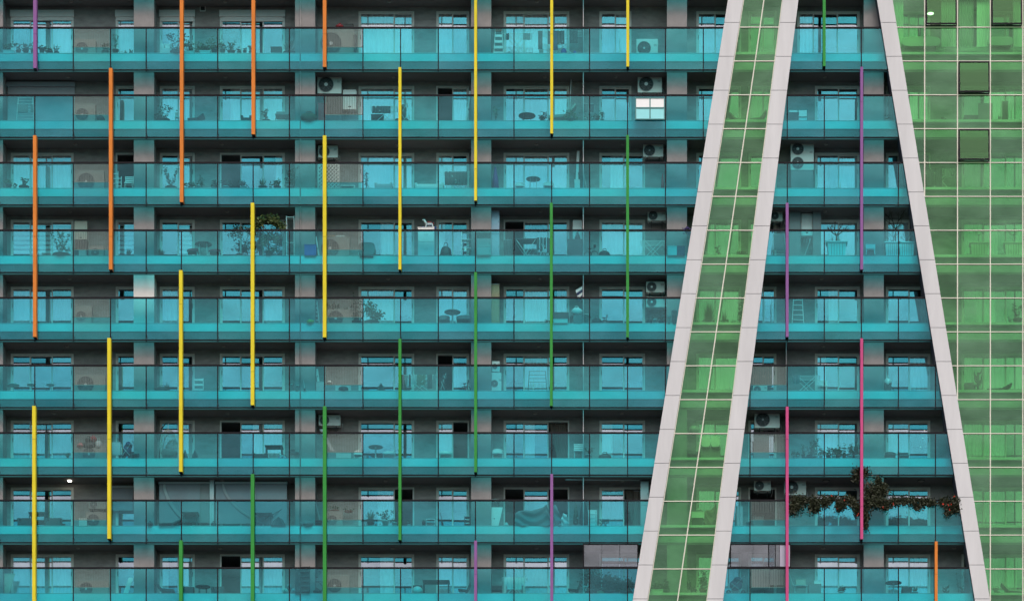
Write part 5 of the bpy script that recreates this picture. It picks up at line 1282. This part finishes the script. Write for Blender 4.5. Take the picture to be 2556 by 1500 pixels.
it('chair','D1',2308,1310,2412,1400,'dark slatted chair after the third pillar','chair',.7,m=M_DARK)
it('airer','D1',2415,1255,2660,1400,'airer stacked with white towels','clothes airer',.6,cl=[(.1,.9,.4,M_WHITE),(.2,.8,.7,M_WHITE)])
it('glazed','D2',688,912,1232,1150,'dark framed glazing of three panes above the handrail','glazed enclosure',.02,up=True,row=8,n=3)
it('fchair','D2',545,1300,672,1400,'black folding chair left of the glazing','folding chair',.6,m=M_BLACK)
it('fchair','D2',690,1232,752,1402,'white folding chair frame','folding chair',.6,m=M_WHITE)
pot('D2',690,1165,870,1390,'dense dark shrub at the left of the hedge',m=M_DARK,lm=M_LEAFD,ph=.14,n=950,sz=.1)
pot('D2',860,1230,1030,1390,'dense dark shrub in the middle of the hedge',m=M_DARK,lm=M_LEAFD,ph=.12,n=950,sz=.1)
pot('D2',1010,1265,1200,1390,'leafy shrub at the right of the hedge',m=M_DARK,lm=M_LEAFD,ph=.12,n=800,sz=.1)
it('box','D2',820,1345,950,1402,'green plastic trough','planter',.45,m=M_GPLAST,ph=.12)
it('box','D2',955,1350,1045,1402,'dark trough','planter',.45,m=M_DARK,ph=.08)
it('box','D2',1048,1350,1106,1402,'white trough','planter',.45,m=M_WHITE,ph=.1)
it('glazed','D2',2132,912,2585,1150,'dark framed glazing crossed by the pink fin','glazed enclosure',.02,up=True,row=8,n=2)
it('glazed','D3',5,912,228,1150,'pale curtained glazing right of the pink fin','glazed enclosure',.02,up=True,row=8,n=2,wh=1,wm=M_LAV)
it('cab','D2',2345,1165,2520,1350,'pale slatted cupboard behind the screen','cupboard',.9,up=True,m=M_LGREY,doors=(4,1))
it('buggy','D2',2100,1235,2285,1405,'dark pushchair with pale crossed frame','pushchair',.6,m=M_NAVY)
it('rack','D3',20,1170,170,1345,'rack of pale clothes behind the screen','drying rack',.8,up=True,cl=[(0,.9,.1,.95,M_LGREY)])
it('pole','D3',200,1180,290,1402,'pale broom with a wide head','broom',.6,dir=-1,bw=.26,m=M_LGREY,hm=M_LGREY)
it('table','D3',255,1328,392,1402,'small pale side table','side table',.6,m=M_LGREY,hd=.2)
it('carton','D3',275,1265,372,1328,'beige box on the side table','box',.6,up=True,m=mat('beige_panel',(.50,.44,.37),.6))
it('cab','D3',400,1325,522,1402,'grey low cabinet','cabinet',.8,m=M_GREY)
it('carton','D3',458,1282,520,1322,'white tray on the low cabinet','tray',.8,up=True,m=M_WHITE)
pot('D3',690,1322,756,1402,'dark leafy plant in a white bowl',m=M_WHITE,lm=M_LEAFD,ph=.14)
it('table','D3',1155,1292,1318,1402,'round dark table with a pale pedestal','round table',.6,round=1,ped=1,m=M_DARK)
it('sofa','D3',1318,1320,1415,1402,'dark armchair behind the round table','armchair',.9,m=M_DARK,name='low_armchair')
pot('D3',1408,1320,1488,1402,'spiky plant in a white globe pot',m=M_WHITE,k='spiky',ph=.12,n=120)
it('cactus','D3',1715,1310,1790,1402,'dark statue like cactus','cactus',.6)
pot('D3',1895,1350,1942,1402,'small terracotta pot',ph=.18,n=20)
pot('D3',1820,1190,1950,1390,'faint thin climbing stems at the right end',m=M_DARK,k='tall',n=60,ph=.08,d=1.0)
# ---- behind the sloping green band
it('lounger','A2',2118,1125,2300,1186,'dark curved lounge chair, left','lounge chair',.7,row=1,dir=-1,m=M_GREY)
it('lounger','A2',2330,1105,2495,1186,'dark curved lounge chair, right','lounge chair',.7,row=1,m=M_GREY)
it('bin','B2',1895,1020,1925,1050,'small round white jar','jar',.3,row=3,m=M_WHITE,name='white_jar')
pot('B2',1990,940,2062,1050,'flowering pot',m=M_TERRA,k='tall',n=50,ph=.12,row=3)
pot('B2',2195,1000,2335,1050,'wide low plant',m=M_DARK,n=120,ph=.05,row=3)
for i,(a,b) in enumerate(((1790,1836),(1868,1915),(1948,1992),(2034,2080),(2090,2132),(2140,2184))): pot('C2',a,190,b,238,'%s small white bowl from the left' % ('first','second','third','fourth','fifth','sixth')[i],m=M_WHITE,n=14,ph=.1,row=4)
pot('C2',1865,-10,2000,215,'palm with drooping fronds',m=M_DARK,k='spiky',n=300,ph=.12,row=4,d=.8,lm=M_LEAFD)
pot('C2',2050,60,2110,215,'thin palm right of the middle mullion',m=M_DARK,k='spiky',n=120,ph=.1,row=4,d=.8,lm=M_LEAFD)
pot('C2',2195,0,2260,215,'tall fern by the right leg',m=M_DARK,k='tall',n=150,ph=.1,row=4,d=.8)
it('lounger','C2',1625,1350,1840,1560,'dark cushioned chair left of the mullion','lounge chair',.7,row=6,m=M_DARK,dir=-1)
it('pouf','C2',1850,1355,1940,1460,'pale plump cushion, left','cushion',.6,row=6,up=True,m=M_WHITE)
it('pouf','C2',1945,1355,2035,1460,'pale plump cushion, right','cushion',.6,row=6,up=True,m=M_WHITE)
it('carton','C2',1845,1465,2040,1570,'dark low seat under the plump cushions','seat',.7,row=6,m=M_GREY,hd=.3)
it('dome','C2',1730,1205,1840,1300,'pale drooping shade shape','cloth shade',.8,row=6,up=True,m=M_LGREY,name='crumpled_cover')
it('carton','D2',1756,605,1882,675,'white open box on a dark stand','box',.5,up=True,row=7,m=M_WHITE)
it('cab','D2',1760,678,1870,755,'dark stand under the white box','stand',.55,row=7,m=M_DARK,doors=(1,1))
it('dome','D2',1795,560,1870,606,'crumpled bag on top of the white box','bag',.5,up=True,row=7,m=M_LGREY)
it('drape','D2',1880,530,2010,750,'brown cloth slung at the right leg','slung cloth',.8,row=7,m=mat('olive_cloth',(.22,.19,.14),.8))
it('box','D2',1360,1300,1476,1420,'white trough with a tall plant','planter',.45,ph=.2,row=8,n=200)
pot('D2',1476,1270,1545,1420,'tall bush right of the white trough',m=M_GREY,ph=.14,row=8,n=180)
pot('D2',1700,1290,1756,1420,'white cylindrical pot with a bush',m=M_WHITE,ph=.16,row=8,n=120)
pot('D2',1758,1300,1800,1420,'smaller white pot with a bush',m=M_WHITE,ph=.12,row=8,n=80)
pot('D2',1828,1190,1915,1420,'tall bush in a brown pot',m=M_TERRA,ph=.2,row=8,n=260)
# ---- behind the green wall
it('pouf','A3',1310,395,1690,490,'long white plump sofa cushion','sofa cushion',.6,up=True)
it('pouf','A3',2160,395,2402,482,'shorter white plump sofa cushion','sofa cushion',.6,up=True)
it('carton','A3',1915,415,1995,490,'tan box between curtains','box',.7,up=True,m=M_WOOD)
for a,b,mm,dd in ((1180,1335,M_CURT,'leftmost white curtain'),(1705,1850,M_CURT,'second white curtain, behind the open sash'),(1880,2025,M_CURT2,'sheer grey curtain'),(2055,2185,M_CURT,'white curtain right of the grey one'),(2410,2500,M_CURT,'narrow white curtain at the right edge')):
    it('cloth','A3',a,-60,b,485,dd,'curtain',.5,m=mm,name='curtain',wl=.09,group='curtains behind the green wall')
it('cab','A3',1200,492,2560,530,'low ledge carrying the sofa cushions','ledge',.7,up=True,m=M_LGREY,doors=(6,1),name='low_ledge')
it('pendant','A3',1562,92,1640,136,'lit yellow pendant lamp behind the open sash','pendant lamp',.9,up=True)
it('rack','A3',2065,1035,2212,1188,'clothes rack with a hanging towel','clothes rack',.7,cl=[(0,.95,.1,1,M_GREY)])
it('rack','A3',2290,1015,2402,1188,'clothes rack with a dark jacket','clothes rack',.7,cl=[(.1,.6,.1,1,M_DARK)])
it('carton','A3',1930,1150,2065,1188,'dark low box','box',.7,m=M_DARK)
pot('A3',1700,1150,1750,1190,'tiny plant near the middle',m=M_DARK,ph=.04,n=20)
it('airer','B3',1560,205,1830,390,'white airer with a dark cloth','clothes airer',.6,cl=[(0,.55,.9,M_DARK),(.62,.92,.4,M_GREY)])
it('tree','B3',1985,780,2165,1045,'left white planked planter with a thin stem','planter',.6,row=3,bare=1,sq=1,ph=.62,pw=.75,fork=.6,tr=.012)
it('tree','B3',2325,780,2500,1045,'right white planked planter with a thin stem','planter',.6,row=3,bare=1,sq=1,ph=.62,pw=.75,fork=.6,tr=.012)
pot('C3',2400,30,2512,240,'tall leafy plant at the right edge',row=4,m=M_DARK,k='tall',n=160,lm=M_LEAFD)
it('cactus','C3',2025,660,2112,905,'tall dark branching cactus','cactus',.5,row=5)
it('lounger','C3',2150,828,2400,908,'long dark lounger','lounger',.6,row=5,m=M_DARK)
it('carton','C3',1935,820,2022,908,'dark crate left of the cactus','crate',.6,row=5,m=M_DARK)
pot('D3',2215,1335,2272,1420,'white cylinder pot at the bottom',row=8,m=M_WHITE,ph=.3,n=10)
it('lounger','D3',2290,1300,2502,1425,'striped deck chair at the bottom','deck chair',.6,row=8,m=M_LGREY,dir=-1)
# ---- flowering vine of the eighth row
rv = random.Random(5); s_ = 3.9375
VT = thing('flowering_vine', 'dense dark vine with red flowers trailing over the handrail between the white legs', 'vine', (wx(2200), -.05, wz(RY(7))))
def vp(x, y, d): return (wx(1916+x/s_, d)-VT.location[0], d-VT.location[1], wz(1125+y/s_, d)-VT.location[2])
fm = MB(); sm = MB(); fl = MB()
blobs = [(290,520,75,95,3),(250,570,40,60,2),(350,490,60,40,2),(470,510,60,60,3),(460,565,55,45,2),(560,500,60,55,3),(640,465,40,22,1),(730,510,60,60,3),(700,560,40,40,1),(800,470,50,35,1),(850,520,45,50,2),(890,580,50,55,2),(960,640,35,70,2),(965,720,20,70,1),
         (1060,410,110,100,6),(1000,500,70,80,3),(1120,380,60,60,2),(1090,500,60,50,2),(1160,540,50,45,2),(1240,500,60,45,2),(1340,490,70,45,2),(1440,500,60,50,2),(1480,550,50,35,1),(1540,500,60,40,2),(1620,510,50,35,1),(1720,500,50,40,1),(1790,520,60,60,2),(1830,560,50,60,2),(1770,600,35,50,1),(1850,490,35,45,1),
         (890,220,55,55,2),(860,250,40,55,1),(950,210,50,45,2),(1090,300,40,45,1)]
for x, y, rx, rz, k in blobs:
    d = -.08 if y > 430 else .02
    for i in range(int(105*k*2.1)):
        px, py = x+rv.gauss(0, .48)*rx, y+rv.gauss(0, .48)*rz; q = vp(px, py, d-rv.uniform(-.12, .14)); fm.leaf(q, rv.uniform(.07, .12), .06, rv)
for a, b in zip(((215,490),(600,480),(900,520),(980,300),(900,200),(980,300),(1060,480),(1500,500)), ((600,480),(900,520),(980,300),(900,200),(980,300),(1060,480),(1500,500),(1870,520))): sm.tube(vp(*a, -.06), vp(*b, -.06), .02)
sm.path([vp(1040,330,.1), vp(1010,290,.15), vp(1090,235,.1), vp(1190,240,.1)], .01)
for x, y in ((630,437),(755,482),(685,573),(890,622),(885,630),(1133,558),(1235,530),(1730,522),(1722,530),(1775,530),(1805,522),(1835,445),(1787,580)):
    for k in range(3): q = vp(x+rv.gauss(0, 5), y+rv.gauss(0, 5), -.22); fl.ell(q, .02, .015, .018, 6, 4)
obj('stems', sm, M_BARK, VT); obj('leaves', fm, M_VINE, VT); obj('flowers', fl, M_FLOWER, VT)
# ---- ceiling lamps
LX = [(177,562,972,1340),(170,563,982,1360,1536,2058),(188,554,992,1339,1555,2062),(175,567,990,1349,1557,2059),(174,572,969,1349,2050),(168,558,1344,1564,2055),(135,568,988,1336,1552,2056),(174,555,963,1340,1553,2062,2299),(195,549,980,1339,2055,2382)]
for r, xs in enumerate(LX):
    for x in xs:
        lit = (r == 7 and x == 174); dk = r == 7 and x > 2000
        lb = 'lit round lamp on the soffit of the eighth row, far left' if lit else ('dark ringed lamp on the eighth row soffit '+('left of the vine column' if x < 2100 else 'right of the vine column') if dk else 'unlit dome lamp, %s row soffit, %s' % (ROWW[r], 'left end' if x < 300 else 'after the first pillar' if x < 700 else 'after the second pillar' if x < 1100 else 'left of the divider after the third pillar' if x < 1450 else 'right of the divider after the third pillar' if x < 1700 else 'between the white legs' if x < 2200 else 'beside the right leg'))
        T = thing('ceiling_lamp', lb, 'ceiling lamp', (wx(x, .92), .92, zceil(r)-.013-.045), 'dome lamps under the soffits')
        KIND['lamp'](T, .17 if not dk else .26, .045 if not dk else .045, dict(lit=lit, dark=dk), rv)
